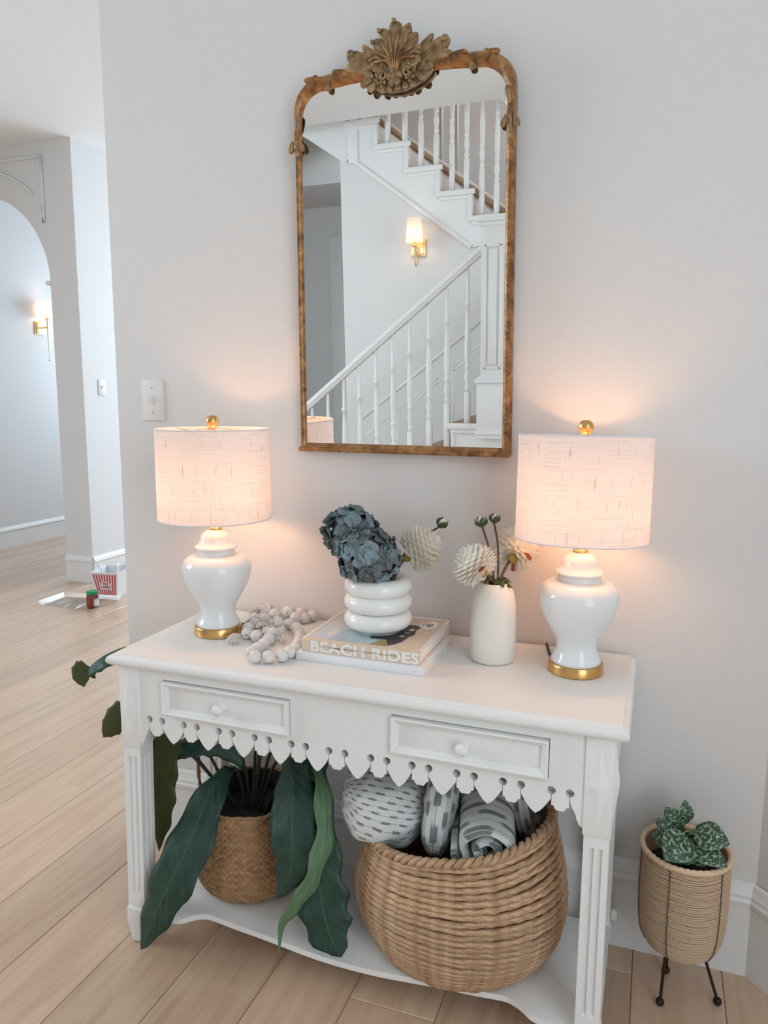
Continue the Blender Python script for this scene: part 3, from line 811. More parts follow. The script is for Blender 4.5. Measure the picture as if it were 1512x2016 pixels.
# side and back aprons
def side_apron(x, y0=-0.386, y1=-0.079):
    pr = [(y0, ZT), (y0, 0.555)]
    n = 24
    for i in range(n+1):
        t = i/n; pr.append((y0+(y1-y0)*t, 0.56+0.035*abs(sin(t*pi*3))**0.6))
    pr += [(y1, 0.555), (y1, ZT)]
    v, f = shape2d([pr], 0.018)
    mesh_from(xf(v, lambda a, b, z: (x+z, a, b)), f, 'table_paint', 'side_apron', table)
side_apron(0.040); side_apron(1.166)
box('back_apron', 'table_paint', table, 0.07, 1.135, -0.05, -0.034, 0.60, ZT, 0.001)
box('top_rail', 'table_paint', table, 0.076, 1.128, -0.40, -0.385, 0.735, ZT, 0.001)
# serpentine shelf
ZS = 0.100
fr_ = [(0.020, -0.428), (0.075, -0.43), (0.144, -0.43), (0.166, -0.424), (0.185, -0.405), (0.205, -0.392), (0.232, -0.388), (0.30, -0.395), (0.37, -0.401), (0.42, -0.406), (0.52, -0.417), (0.603, -0.420), (0.69, -0.417), (0.79, -0.406), (0.84, -0.401), (0.91, -0.395), (0.975, -0.388), (1.0, -0.394), (1.02, -0.405), (1.037, -0.418), (1.06, -0.424), (1.13, -0.426), (1.18, -0.426)]
fr2 = [(p.x, p.y) for p in catmull([(x, y, 0) for x, y in fr_], 88)]
outl = fr2+[(1.18, -0.075), (0.020, -0.075)]
v, f = shape2d([outl], 0.014, 0.004, 2)
smooth_angle(mesh_from(xf(v, lambda x, y, z: (x, y, ZS-0.011+z)), f, 'table_paint', 'shelf', table), 40)
for (x, y, z) in ((1.186, -0.052, 0.115), (0.008, -0.21, 0.46)):
    box('peg', 'table_paint', table, x-0.006, x+0.010, y-0.008, y+0.008, z-0.014, z+0.014, 0.003)

# ================================================================== MIRROR
MA, MBZ = 0.03, -0.012
MO = Vector((0.600, -0.003, 1.254))
mir = thing('wall_mirror', 'tall gilt framed wall mirror with carved shell crest', 'mirror', MO)
mir.rotation_euler = Euler((MA, 0, MBZ), 'XYZ')
def mw(v):  # local (x right, y out of wall is -y, z up) -> stored as world so mesh_from subtracts the origin
    return [(p[0]+MO.x, p[1]+MO.y, p[2]+MO.z) for p in v]
HW0, HW1, HT = 0.2865, 0.280, 0.925
def frame_path(inset):
    """outline of the frame, inset from the outer edge, bottom-left going up and round"""
    P = []
    hb, ht = HW0-inset, HW1-inset
    zb = inset; zt = HT-inset*1.65
    R = max(0.02, 0.078-inset*0.8)
    xl = lambda z: -(hb+(ht-hb)*z/HT)
    for z in (zb, 0.15, 0.3, 0.45, 0.6, 0.7, zt-R-0.02): P.append((xl(z), z))
    for i in range(9):
        a = pi-i*pi/16; P.append((-ht+R+R*cos(a), zt-R+R*sin(a)))
    for x in (-0.14, -0.10, -0.06, 0.0, 0.06, 0.10, 0.14):
        P.append((x, zt+0.010*(1-(x/0.2)**2)))
    L = P[:-7]
    P += [(-x, z) for x, z in reversed(L)]
    return P
rings = [frame_path(i_) for i_ in (0.0, 0.0025, 0.008, 0.014, 0.0185, 0.0225)]
deps = [-0.002, -0.020, -0.030, -0.029, -0.024, -0.014]
def depth_scale(i, n):  # top rail swells
    return 1.0
V = []; F = []
n = len(rings[0])
for rg, d in zip(rings, deps):
    for (x, z) in rg:
        k_ = 1+0.25*max(0, min(1, (z-0.78)/0.1)); 
        V.append((x, d*k_, z))
nr_ = len(rings)
for i in range(nr_-1):
    for k in range(n):
        k2 = (k+1) % n
        F.append((i*n+k, i*n+k2, (i+1)*n+k2, (i+1)*n+k))
fr_o = mesh_from(mw(V), F, 'gilt_wood', 'frame', mir); smooth_angle(fr_o, 50)
# bottom corners square: small ledge along the foot of the frame
m = MB(); v, f = bevelled(*box_vf(-HW0, HW0, -0.033, -0.001, -0.002, 0.010), 0.004, 2); m.add(mw(v), f); m.build('bottom_rail', 'gilt_wood', fr_o, angle=40)
# beading on the side rails
m = MB()
for s in (-1, 1):
    for k in range(60):
        z = 0.05+k*0.0115
        x = s*(HW0+(HW1-HW0)*z/HT-0.0105)
        m.add(*[mw(q) if j == 0 else q for j, q in enumerate(lathe_vf([(0.0, -0.0035), (0.0032, -0.002), (0.0032, 0.002), (0.0, 0.0035)], (x, -0.0300, z), 6)[:2])])
stuff(m.build('beading', 'gilt_wood', fr_o, smooth=True))
g = frame_path(0.019)
m = MB(); m.add(mw([(x, -0.019, z) for x, z in g]), [tuple(range(len(g)-1, -1, -1))]); m.build('mirror_glass', 'mirror_glass', mir)
m = MB(); m.add(mw([(x, -0.004, z) for x, z in frame_path(0.004)]), [tuple(range(len(g)))]); m.build('backing', 'dark_gap', mir)
# carved crest
def lobe(path, width, thick, tip=0.35, seg=8, ridge=0.0):
    """tapered carved leaf: lens section along a path in the mirror plane"""
    P = catmull([(a, 0, b) for a, b in path], 12); v = []; f = []
    N = len(P)
    for i, p in enumerate(P):
        t = i/(N-1)
        w = width*(sin(pi*min(1, 0.12+t*0.62))**0.8)*(1 if t < 0.8 else sqrt(max(0.0, 1-((t-0.8)/0.205)**2)))
        a = P[min(i+1, N-1)]-P[max(i-1, 0)]; a.normalize(); nrm = Vector((a.z, 0, -a.x))
        th = thick*(0.6+0.6*t)*(1 if t < 0.85 else sqrt(max(0.0, 1-((t-0.85)/0.155)**2)))
        for k in range(seg+1):
            q = k/seg*2-1
            v.append((p.x+nrm.x*w*q, -th*(1-q*q)**0.5*(1-ridge*0.5*(1-abs(q))) if abs(q) < 1 else 0.0, p.z+nrm.z*w*q))
    for i in range(N-1):
        for k in range(seg):
            a = i*(seg+1)+k; f.append((a, a+seg+1, a+seg+2, a+1))
    return v, f
def crest_piece(name, path, width, thick, y, mat='gilt_antique', rim=True, ridge=0.9):
    v, f = lobe(path, width, thick, ridge=ridge)
    m = MB(); m.add(mw([(x, yy+y, z) for x, yy, z in v]), f)
    return m.build(name, mat, mir, smooth=True)
CZ = 0.893
# backing shield
sh_ = [(0.070*cos(t*pi/16)*(1.0 if sin(t*pi/16) < 0 else 0.72), CZ+0.008+(0.090 if sin(t*pi/16) > 0 else 0.022)*sin(t*pi/16)) for t in range(32)]
v, f = shape2d([sh_], 0.012, 0.003, 1)
mesh_from(mw(xf(v, lambda x, y, z: (x, -0.030-z, y))), f, 'gilt_antique', 'crest_shield', mir)
fan = [(64, 0.066, 0.014), (-64, 0.066, 0.014), (46, 0.080, 0.014), (-46, 0.080, 0.014), (30, 0.094, 0.014), (-30, 0.094, 0.014), (15, 0.105, 0.014), (-15, 0.105, 0.014), (0, 0.114, 0.017)]
for ang, L_, w in fan:
    a = radians(ang); s = sin(a); c_ = cos(a)
    curl = 0.22*(1 if ang > 0 else -1 if ang < 0 else 0)
    path = [(0.15*L_*s, CZ+0.0+0.10*L_*c_), (0.45*L_*s*0.85, CZ+0.45*L_*c_*1.05), (0.8*L_*s, CZ+0.8*L_*c_), (L_*sin(a+curl*0.5), CZ+L_*cos(a+curl*0.5))]
    crest_piece('crest_leaf', path, w, 0.015, -0.042)
    tp = path[-1]
    v, f, u = lathe_vf([(0.0, -0.006), (0.0055, -0.003), (0.0055, 0.003), (0.0, 0.006)], (tp[0]*0.97, -0.056, tp[1]-0.004), 8)
    m = MB(); m.add(mw(v), f); m.build('curl', 'gilt_antique', mir, smooth=True)
# thin ribs between the fan leaves
for ang in (-58, -41, -25, -8, 8, 25, 41, 58):
    a = radians(ang); L_ = 0.094-abs(ang)*0.0006
    pts_ = [(0.006*sin(a), -0.052, CZ-0.005), (0.4*L_*sin(a*0.75), -0.059, CZ+0.42*L_), (0.8*L_*sin(a*0.95), -0.058, CZ+0.8*L_*cos(a*0.95)), (L_*sin(a*1.05), -0.052, CZ+L_*cos(a*1.05))]
    m = MB(); tv, tf, tu = tube_vf(catmull(pts_, 10), [0.002, 0.003, 0.0026], 6); m.add(mw(tv), tf); m.build('rib', 'gilt_wood', mir, smooth=True)
# volutes beside the fan
def spiral(cx_, cz_, r0_, turns, s, y, rad):
    return [(cx_+s*r0_*(1-t*0.75)*cos(t*turns*2*pi+0.6), y, cz_+r0_*(1-t*0.75)*sin(t*turns*2*pi+0.6)) for t in [i/26 for i in range(27)]]
for s in (-1, 1):
    for (a, b, r_0, tr) in ((0.047, CZ+0.022, 0.019, 1.3), (0.030, CZ-0.002, 0.011, 1.2)):
        m = MB(); tv, tf, tu = tube_vf(spiral(s*a, b, r_0, tr, s, -0.052, 0.003), [0.0045, 0.0035, 0.003], 6); m.add(mw(tv), tf); m.build('volute', 'gilt_antique', mir, smooth=True)
    # acanthus sweeping along the top rail
    for path, w, th in (([(s*0.02, CZ-0.015), (s*0.055, CZ+0.0), (s*0.085, CZ+0.028), (s*0.135, CZ+0.032)], 0.015, 0.016),
                        ([(s*0.045, CZ+0.03), (s*0.07, CZ+0.05), (s*0.095, CZ+0.055), (s*0.112, CZ+0.066)], 0.010, 0.013),
                        ([(s*0.06, CZ+0.032), (s*0.09, CZ+0.042), (s*0.11, CZ+0.047), (s*0.128, CZ+0.062)], 0.010, 0.013),
                        ([(s*0.05, CZ+0.045), (s*0.065, CZ+0.06), (s*0.075, CZ+0.065), (s*0.088, CZ+0.078)], 0.008, 0.012)):
        crest_piece('scroll_leaf', path, w, th, -0.030)
    v, f, u = lathe_vf([(0.0, -0.010), (0.008, -0.006), (0.010, 0.0), (0.008, 0.006), (0.0, 0.010)], (s*0.117, -0.036, CZ+0.062), 10)
    m = MB(); m.add(mw(v), f); m.build('knob', 'gilt_antique', mir, smooth=True)
# garland of flowers and leaves along the lower edge of the crest
def flower(cx_, cz_, r, y, npet=5):
    for k in range(npet):
        a = 2*pi*k/npet+pi/2
        crest_piece('flower_petal', [(cx_+0.15*r*cos(a), cz_+0.15*r*sin(a)), (cx_+0.6*r*cos(a), cz_+0.6*r*sin(a)), (cx_+r*cos(a), cz_+r*sin(a))], r*0.42, 0.008, y, ridge=0.4)
    v, f, u = lathe_vf([(0.0, -r*0.25), (r*0.2, -r*0.12), (r*0.22, 0.0), (r*0.2, r*0.12), (0.0, r*0.25)], (cx_, y-0.006, cz_), 8)
    m = MB(); m.add(mw(v), f); m.build('flower_eye', 'gilt_antique', mir, smooth=True)
flower(0.0, CZ-0.010, 0.020, -0.052)
flower(-0.034, CZ-0.016, 0.012, -0.046, 4); flower(0.036, CZ-0.012, 0.012, -0.046, 4)
sh2 = [(0.088*cos(t*pi/16), CZ-0.006+0.010*cos(t*pi/8)+(0.018 if sin(t*pi/16) > 0 else 0.020)*sin(t*pi/16)) for t in range(32)]
v, f = shape2d([sh2], 0.010, 0.003, 1)
mesh_from(mw(xf(v, lambda x, y, z: (x, -0.033-z, y))), f, 'gilt_antique', 'crest_ledge', mir)
for (x, z, ang, L_) in ((-0.062, -0.004, 200, 0.030), (-0.052, -0.014, 215, 0.024), (-0.030, -0.020, 235, 0.018), (-0.014, -0.018, 250, 0.018), (0.004, -0.018, 275, 0.018), (0.018, -0.018, 300, 0.018), (0.034, -0.018, 310, 0.018), (0.052, -0.010, 335, 0.024), (0.064, 0.002, 20, 0.030), (0.055, 0.002, 50, 0.024), (-0.058, 0.0, 130, 0.024), (-0.042, -0.006, 100, 0.018), (0.042, -0.002, 80, 0.018)):
    a = radians(ang)
    crest_piece('garland_leaf', [(x, CZ+z), (x+L_*0.5*cos(a), CZ+z+L_*0.5*sin(a)), (x+L_*cos(a), CZ+z+L_*sin(a))], 0.009, 0.010, -0.040, ridge=0.5)
# small carved leaves hugging the shoulders and rails
for s in (-1, 1):
    for (x, z, ang, L_) in ((0.272, 0.800, 262, 0.045), (0.268, 0.800, 98, 0.040), (0.280, 0.778, 285, 0.030), (0.262, 0.778, 250, 0.028), (0.190, 0.912, 2, 0.055), (0.165, 0.912, 178, 0.045), (0.178, 0.900, 285, 0.018), (0.270, 0.740, 92, 0.040), (0.240, 0.890, 135, 0.045), (0.10, 0.915, 175, 0.04), (0.12, 0.918, 5, 0.05)):
        a = radians(ang)
        crest_piece('shoulder_leaf', [(s*x, z), (s*(x+L_*0.5*cos(a)), z+L_*0.5*sin(a)), (s*(x+L_*cos(a)), z+L_*sin(a))], 0.008, 0.009, -0.030, 'gilt_wood' if L_ > 0.042 else 'gilt_antique', ridge=0.5)
for ch in mir.children:
    pass

# ================================================================== LAMPS
def make_lamp():
    L = thing('table_lamp', 'ginger jar table lamp', 'lamp', (0, 0, H), 'matching ginger jar lamps on the console')
    K = 0.968
    def pr(l): return [(r*K, z-H) for r, z in l]
    # profile z measured from table
    def lp(name, mat, prof, parent=L, seg=56, angle=40): return lathe(name, mat, parent, pr(prof), (0, 0, H), seg, angle)
    lp('base', 'brass', [(0, 0.7805), (0.0610, 0.7805), (0.0635, 0.782), (0.0635, 0.801), (0.062, 0.8035), (0, 0.8035)])
    lp('jar', 'ceramic_white', [(0, 0.8035), (0.0555, 0.8035), (0.0575, 0.806), (0.0575, 0.811), (0.0545, 0.816), (0.0500, 0.826), (0.0462, 0.838), (0.0462, 0.850), (0.0520, 0.864), (0.0625, 0.880), (0.0735, 0.898), (0.0835, 0.918), (0.0900, 0.938), (0.0920, 0.955), (0.0905, 0.968), (0.0840, 0.980), (0.0725, 0.988), (0.0600, 0.992), (0.0480, 0.993), (0.0480, 1.003), (0.044, 1.005), (0, 1.005)])
    lp('lid', 'ceramic_white', [(0, 1.002), (0.0485, 1.002), (0.0500, 1.006), (0.0550, 1.009), (0.0565, 1.012), (0.0540, 1.016), (0.0480, 1.0195), (0.0440, 1.024), (0.0420, 1.031), (0.0395, 1.040), (0.0340, 1.048), (0.0260, 1.0535), (0.016, 1.0565), (0, 1.057)])
    nk = lp('neck', 'brass_light', [(0, 1.056), (0.0165, 1.056), (0.0175, 1.059), (0.0165, 1.062), (0.0140, 1.064), (0.0140, 1.104), (0.011, 1.106), (0.011, 1.130), (0.006, 1.132), (0.006, 1.135), (0, 1.135)], seg=28)
    for s in (-1, 1):
        tube('socket', 'brass_light', nk, [(0, 0, 1.100), (s*0.022, 0, 1.106), (s*0.034, 0, 1.118), (s*0.036, 0, 1.135)], 0.008, 10)
    # harp and finial
    hp = [(s_*0.052*sin(pi*t), 0, 1.10+0.225*t) for s_, t in [(1, i/12) for i in range(13)]]
    tube('harp', 'brass_light', L, [(0.020, 0.0, 1.106)]+[(0.052*sin(pi*(0.12+0.88*t))+0.0, 0.0, 1.115+0.205*t) for t in [i/14 for i in range(15)]], 0.002, 6)
    tube('harp', 'brass_light', L, [(-0.020, 0.0, 1.106)]+[(-0.052*sin(pi*(0.12+0.88*t)), 0.0, 1.115+0.205*t) for t in [i/14 for i in range(15)]], 0.002, 6)
    fi = lp('finial', 'brass', [(0, 1.312), (0.006, 1.312), (0.006, 1.317), (0.0095, 1.319), (0.0140, 1.323), (0.0168, 1.329), (0.0172, 1.334), (0.0160, 1.340), (0.0125, 1.3455), (0.007, 1.3485), (0, 1.3495)], seg=28)
    # shade: thin two-skin drum, open at both ends
    R, z0, z1, t = 0.1435, 1.088, 1.315, 0.0008
    v, f, uv = lathe_vf([(R, z0-H), (R, z1-H)], (0, 0, H), 72)
    m = MB(); m.add(v, f, uv); sh = m.build('shade', 'linen_shade', L, smooth=True)
    for z in (z0, z1):
        m = MB(); m.add(*tube_vf([(R*cos(a), R*sin(a), z) for a in [2*pi*i/72 for i in range(72)]], 0.0016, 6, closed=True)); m.build('shade_tape', 'shade_tape', sh, smooth=True)
    for k in range(3):
        a = 2*pi*k/3+0.5
        tube('spider', 'screw_metal', sh, [(0.006*cos(a), 0.006*sin(a), 1.318), (R*0.55*cos(a), R*0.55*sin(a), 1.307), (R*cos(a), R*sin(a), 1.313)], 0.0014, 5)
    for s in (-1, 1):
        lathe('bulb', 'bulb_lamp', L, [(0, 0.0), (0.010, 0.002), (0.012, 0.012), (0.022, 0.030), (0.026, 0.045), (0.022, 0.058), (0.010, 0.067), (0, 0.069)], (s*0.036, 0, 1.130), 16, 60)
    return L
lampA = make_lamp()
lampB = copy_tree(lampA)
lampA.location = (0.163, -0.2132, H); lampA.rotation_euler.z = 0.25
lampB.location = (1.0765, -0.1690, H); lampB.rotation_euler.z = 0.45
for ch in lampB.children:
    if ch.name.startswith('shade'):
        R_t = Euler((-0.045, 0.0, 0.0)).to_matrix(); R_t = Euler((0, 0, -0.45)).to_matrix() @ R_t @ Euler((0, 0, 0.45)).to_matrix()
        c_s = Vector((0, 0, 1.30-H)); ch.rotation_euler = R_t.to_euler(); ch.location = c_s-R_t @ c_s
lampA['label'] = 'lit white ginger jar lamp with linen drum shade beside the bead garland'
lampB['label'] = 'lit white ginger jar lamp with linen drum shade beside the tall cream vase'
del lampA['group']; del lampB['group']
tube('power_cord', 'cord_dark', lampA, [(0.17, -0.17, 0.79), (0.20, -0.13, 0.784), (0.235, -0.09, 0.784), (0.25, -0.02, 0.784)], 0.0032, 8) if False else None
def cord(lamp, pts):
    c = tube('power_cord', 'cord_dark', None, [Vector(p)-Vector(lamp.location) for p in pts], 0.0032, 8)
    c.parent = lamp; c.matrix_parent_inverse = Euler((0, 0, -lamp.rotation_euler.z)).to_matrix().to_4x4()
cord(lampA, [(0.200, -0.172, 0.795), (0.200, -0.145, 0.7875), (0.193, -0.115, 0.7835), (0.175, -0.02, 0.7835)])
cord(lampB, [(1.035, -0.125, 0.795), (1.022, -0.105, 0.7875), (1.008, -0.085, 0.7835), (0.99, -0.01, 0.7835)])

# ================================================================== BOOKS
def book(label, x0, x1, y0, y1, z0, z1, cover, group=None):
    b = thing('book', label, 'book', ((x0+x1)/2, (y0+y1)/2, z0))
    t = 0.0028
    box('pages', 'pages', b, x0+0.003, x1-0.004, y0+0.003, y1-0.004, z0+t, z1-t, 0.0005)
    box('back_cover', cover, b, x0, x1, y0+0.001, y1, z0, z0+t, 0.0008)
    fc = box('front_cover', cover, b, x0, x1, y0+0.001, y1, z1-t, z1, 0.0008)
    sp = box('spine', cover, b, x0, x1, y0, y0+t, z0, z1, 0.0012)
    return b, fc, sp
b1, fc1, sp1 = book('thin white hardcover book lying under the beach book', 0.447, 0.763, -0.3285, -0.078, H, 0.8005, 'book_white')
def lettering(s, size, x, zc, y, mat, parent, space=1.0, bold=0.0, width=1.0, align='LEFT', name='lettering'):
    v, f = text_vf(s, size, 0.0001, space, align, bold, width)
    return mesh_from([(x+a, y-c, zc+b) for a, b, c in v], f, mat, name, parent)
lettering('AC', 0.0075, 0.738, 0.7870, -0.3287, 'letter_faint', sp1)
b2, fc2, sp2 = book('thick sand coloured beach book with white spine lettering under the ringed vase', 0.458, 0.752, -0.3205, -0.056, 0.8005, 0.8315, 'book_sand')
lettering('BEACH RIDES', 0.0340, 0.4805, 0.8045, -0.3207, 'letter_white', sp2, 1.08, 0.0010, 1.235)
v, f = text_vf('BEACH RIDES        TIME MACHINES FOR MODERN DAY ESCAPISTS.', 0.0052, 0.0001, 1.25)
mesh_from([(0.508+a*1.0, -0.3210-c, 0.8150+b) for a, b, c in v], f, 'letter_dark', 'lettering', sp2)
m = MB()   # little car mark between the words
for (cx_, r_c) in ((0.5475, 0.0014), (0.5555, 0.0014)):
    m.add([(cx_+r_c*cos(t*pi/4), -0.3211, 0.8150+r_c*sin(t*pi/4)) for t in range(8)], [tuple(range(8))])
m.add([(0.5455, -0.3211, 0.8153), (0.5575, -0.3211, 0.8153), (0.557, -0.3211, 0.8172), (0.546, -0.3211, 0.8180)], [(0, 1, 2, 3)])
m.build('car_mark', 'letter_dark', sp2)
# cover print: pale picture with van, lettering and oval emblem
ZC = 0.8316
def cover_patch(name, mat, pts, dz=0.0002):
    v, f = shape2d([pts], 0.0001); return mesh_from([(x, y, ZC+dz+z*0.5) for x, y, z in v], f, mat, name, fc2)
cover_patch('cover_picture', 'cover_pale', [(0.472, -0.306), (0.600, -0.306), (0.598, -0.066), (0.472, -0.066)])
cover_patch('cover_picture', 'cover_blue', [(0.520, -0.306), (0.635, -0.306), (0.648, -0.245), (0.60, -0.18), (0.53, -0.22)], 0.0003)
cover_patch('cover_picture', 'cover_olive', [(0.622, -0.306), (0.664, -0.306), (0.672, -0.268), (0.640, -0.268)], 0.0004)
cover_patch('cover_picture', 'cover_dark', [(0.610, -0.265), (0.650, -0.262), (0.668, -0.300), (0.680, -0.285), (0.690, -0.262), (0.694, -0.22), (0.702, -0.205), (0.695, -0.17), (0.70, -0.145), (0.685, -0.13), (0.62, -0.14), (0.60, -0.2)], 0.0005)
cover_patch('cover_picture', 'book_sand', [(0.678, -0.178), (0.690, -0.178), (0.692, -0.160), (0.680, -0.160)], 0.0006)
cover_patch('cover_picture', 'letter_faint', [(0.672, -0.232), (0.684, -0.228), (0.680, -0.216), (0.671, -0.220)], 0.0006)
cover_patch('cover_picture', 'letter_faint', [(0.676, -0.200), (0.688, -0.197), (0.686, -0.192), (0.675, -0.194)], 0.0006)
def oval(cx_, cy_, a, b, n=28): return [(cx_+a*cos(t*2*pi/n), cy_+b*sin(t*2*pi/n)) for t in range(n)]
cover_patch('emblem', 'letter_white', oval(0.714, -0.118, 0.0215, 0.033), 0.0005)
v, f = shape2d([oval(0.714, -0.118, 0.0085, 0.014), oval(0.714, -0.118, 0.0060, 0.0105)], 0.0001); mesh_from([(x, y, ZC+0.0008+z) for x, y, z in v], f, 'letter_dark', 'emblem', fc2)
cover_patch('emblem', 'letter_dark', oval(0.714, -0.118, 0.0035, 0.0065, 14), 0.0008)
v, f = shape2d([[(0.714+(0.016+d)*cos(t), -0.118+(0.026+d)*sin(t)) for d, t in [(0.0, radians(120+i*8)) for i in range(12)]+[(-0.002, radians(120+i*8)) for i in range(11, -1, -1)]]], 0.0001); mesh_from([(x, y, ZC+0.0008+z) for x, y, z in v], f, 'letter_dark', 'emblem', fc2)
v, f = text_vf('BEACH', 0.028, 0.0001, 1.0, 'LEFT', 0.0006)
mesh_from([(0.497-b*1.0+0.022, -0.270+a*1.0, ZC+0.0006+c) for a, b, c in v], f, 'letter_white', 'lettering', fc2)
for (x0, x1, y0, y1) in ((0.7445, 0.752, -0.31, -0.056), (0.458, 0.466, -0.316, -0.056), (0.466, 0.7445, -0.064, -0.056)):
    box('cover_margin', 'book_white', fc2, x0, x1, y0, y1, ZC-0.0002, ZC+0.0003)

# ================================================================== BEAD GARLAND
gl = thing('bead_garland', 'whitewashed wooden bead garland with cotton tassels on the console', 'garland', (0.33, -0.20, H))
BR = 0.0155; z1 = H+BR+0.0003
beads = [(.369, -.384, 0), (.398, -.373, 0), (.424, -.355, 0), (.430, -.327, 0), (.430, -.297, 0), (.424, -.268, 0), (.412, -.236, 0), (.398, -.207, 0), (.378, -.176, 0), (.357, -.149, 0),
         (.347, -.361, 0), (.345, -.329, 0), (.344, -.296, 0), (.337, -.260, 0), (.330, -.226, .006), (.307, -.211, 0), (.316, -.172, .018), (.325, -.126, 0), (.321, -.079, .004), (.340, -.060, 0), (.352, -.034, 0), (.309, -.022, 0), (.278, -.024, 0),
         (.294, -.246, 0), (.262, -.236, 0), (.2475, -.205, .004), (.236, -.150, 0), (.240, -.106, 0), (.256, -.076, .006), (.272, -.050, 0), (.295, -.070, .016)]
v, f, u = lathe_vf([(0.0022, -BR*0.985)]+[(BR*cos(a), BR*sin(a)) for a in [radians(-80+i*16) for i in range(11)]]+[(0.0022, BR*0.985), (0.0022, -BR*0.985)], (0, 0, 0), 20)
bead_me = bpy.data.meshes.new('bead'); bead_me.from_pydata(v, [], f); bead_me.materials.append(MATS['bead_wood']); bead_me.polygons.foreach_set('use_smooth', [True]*len(f))
for i, (x, y, dz) in enumerate(beads):
    o = bpy.data.objects.new('bead', bead_me); COL.objects.link(o); o.parent = gl; o.location = Vector((x, y, z1+dz))-gl.location
    nb = beads[(i+1) % len(beads)] if i not in (9, 22) else beads[i-1]
    d = Vector((nb[0]-x, nb[1]-y, 0.0)); o.rotation_euler = d.to_track_quat('Z', 'Y').to_euler()
for seq in (range(0, 10), [0]+list(range(10, 23)), range(23, 31)):
    tube('string', 'tassel_cotton', gl, [(beads[i][0], beads[i][1], z1+beads[i][2]) for i in seq], 0.0014, 5)
rt = random.Random(5)
def tassel(start, ends, n, droop=0.0):
    m = MB(); s = Vector(start)
    for i in range(n):
        t = rt.random(); e = Vector(ends[0]).lerp(Vector(ends[1]), t)+Vector((rt.uniform(-.006, .006), rt.uniform(-.006, .006), rt.uniform(0, .006)))
        mid = s.lerp(e, 0.5)+Vector((rt.uniform(-.004, .004), rt.uniform(-.004, .004), 0.008+droop+rt.uniform(-.003, .004)))
        m.add(*tube_vf(catmull([s, mid, e], 6), 0.0014, 5))
    o = m.build('tassel', 'tassel_cotton', gl, smooth=True); return o
tassel((0.250, -0.245, 0.792), ((0.228, -0.292, 0.783), (0.262, -0.287, 0.783)), 26)
tassel((0.238, -0.075, 0.800), ((0.165, -0.062, 0.786), (0.225, -0.028, 0.800)), 34, 0.012)
tassel((0.240, -0.120, 0.800), ((0.203, -0.120, 0.786), (0.212, -0.095, 0.786)), 16, 0.006)
tassel((0.275, -0.215, 0.805), ((0.275, -0.180, 0.785), (0.30, -0.165, 0.79)), 16, 0.006)
tassel((0.345, -0.215, 0.790), ((0.368, -0.228, 0.783), (0.365, -0.245, 0.783)), 12, 0.0)

# ================================================================== VASES AND FLOWERS
VX, VY, VZ = 0.604, -0.192, 0.8318
prof = [(0.0, 0.002), (0.052, 0.002), (0.054, 0.0), (0.0565, 0.0015), (0.0585, 0.005)]
for zc, R_ in ((0.031, 0.0630), (0.074, 0.0630), (0.114, 0.0625)):
    for i in range(11):
        a = radians(-82+i*16.4); prof.append((R_+0.0205*cos(a), zc+0.0215*sin(a)))
    if zc < 0.11: prof.append((R_+0.0005, zc+0.0215))
prof += [(0.055, 0.134), (0.050, 0.130), (0.048, 0.118), (0.048, 0.02), (0.0, 0.018)]
tag(lathe('ringed_vase', 'ceramic_ring', None, prof, (VX, VY, VZ), 56, 60), 'white glossy ceramic vase of three stacked rings on the books', 'vase')
prof = [(0, 0.0), (0.047, 0.0), (0.0515, 0.002), (0.0535, 0.007), (0.0538, 0.06), (0.0532, 0.10), (0.0518, 0.135), (0.0490, 0.155), (0.0445, 0.170), (0.0390, 0.181), (0.0355, 0.1865), (0.0350, 0.1885), (0.0330, 0.1885), (0.0325, 0.180), (0.042, 0.16), (0.048, 0.13), (0.049, 0.01), (0, 0.008)]
TX, TY = 0.882, -0.158
tag(lathe('tall_vase', 'vase_bisque', None, prof, (TX, TY, H), 56, 50), 'tall matte cream bottle vase holding two white dahlias', 'vase')

# hydrangea florets
def floret_mesh(seed, R_):
    rr = random.Random(seed); V = []; F = []
    for k in range(4):
        a = k*pi/2+rr.uniform(-.15, .15); L_ = R_*rr.uniform(0.9, 1.15); tw = rr.uniform(-.35, .35); cup = rr.uniform(0.0, 0.45)
        def fn(u, v_):
            w = L_*0.60*(sin(pi*min(1, 0.10+0.86*v_))**0.62)
            x = v_*L_; y = (u*2-1)*w; z = cup*x*x/L_+0.10*L_*cos((u*2-1)*2.6+seed)*v_+tw*y*0.7+0.05*L_*sin(9*u+5*v_+k)
            return (x*cos(a)-y*sin(a), x*sin(a)+y*cos(a), z)
        v_, f_q, u_q = grid_vf(fn, 6, 5); b = len(V); V += v_; F += [tuple(i+b for i in q) for q in f_q]
    me = bpy.data.meshes.new('floret'); me.from_pydata(V, [], F); me.materials.append(MATS['hydrangea_petal']); me.polygons.foreach_set('use_smooth', [True]*len(F)); return me
FM = [floret_mesh(s, 0.0195) for s in range(5)]
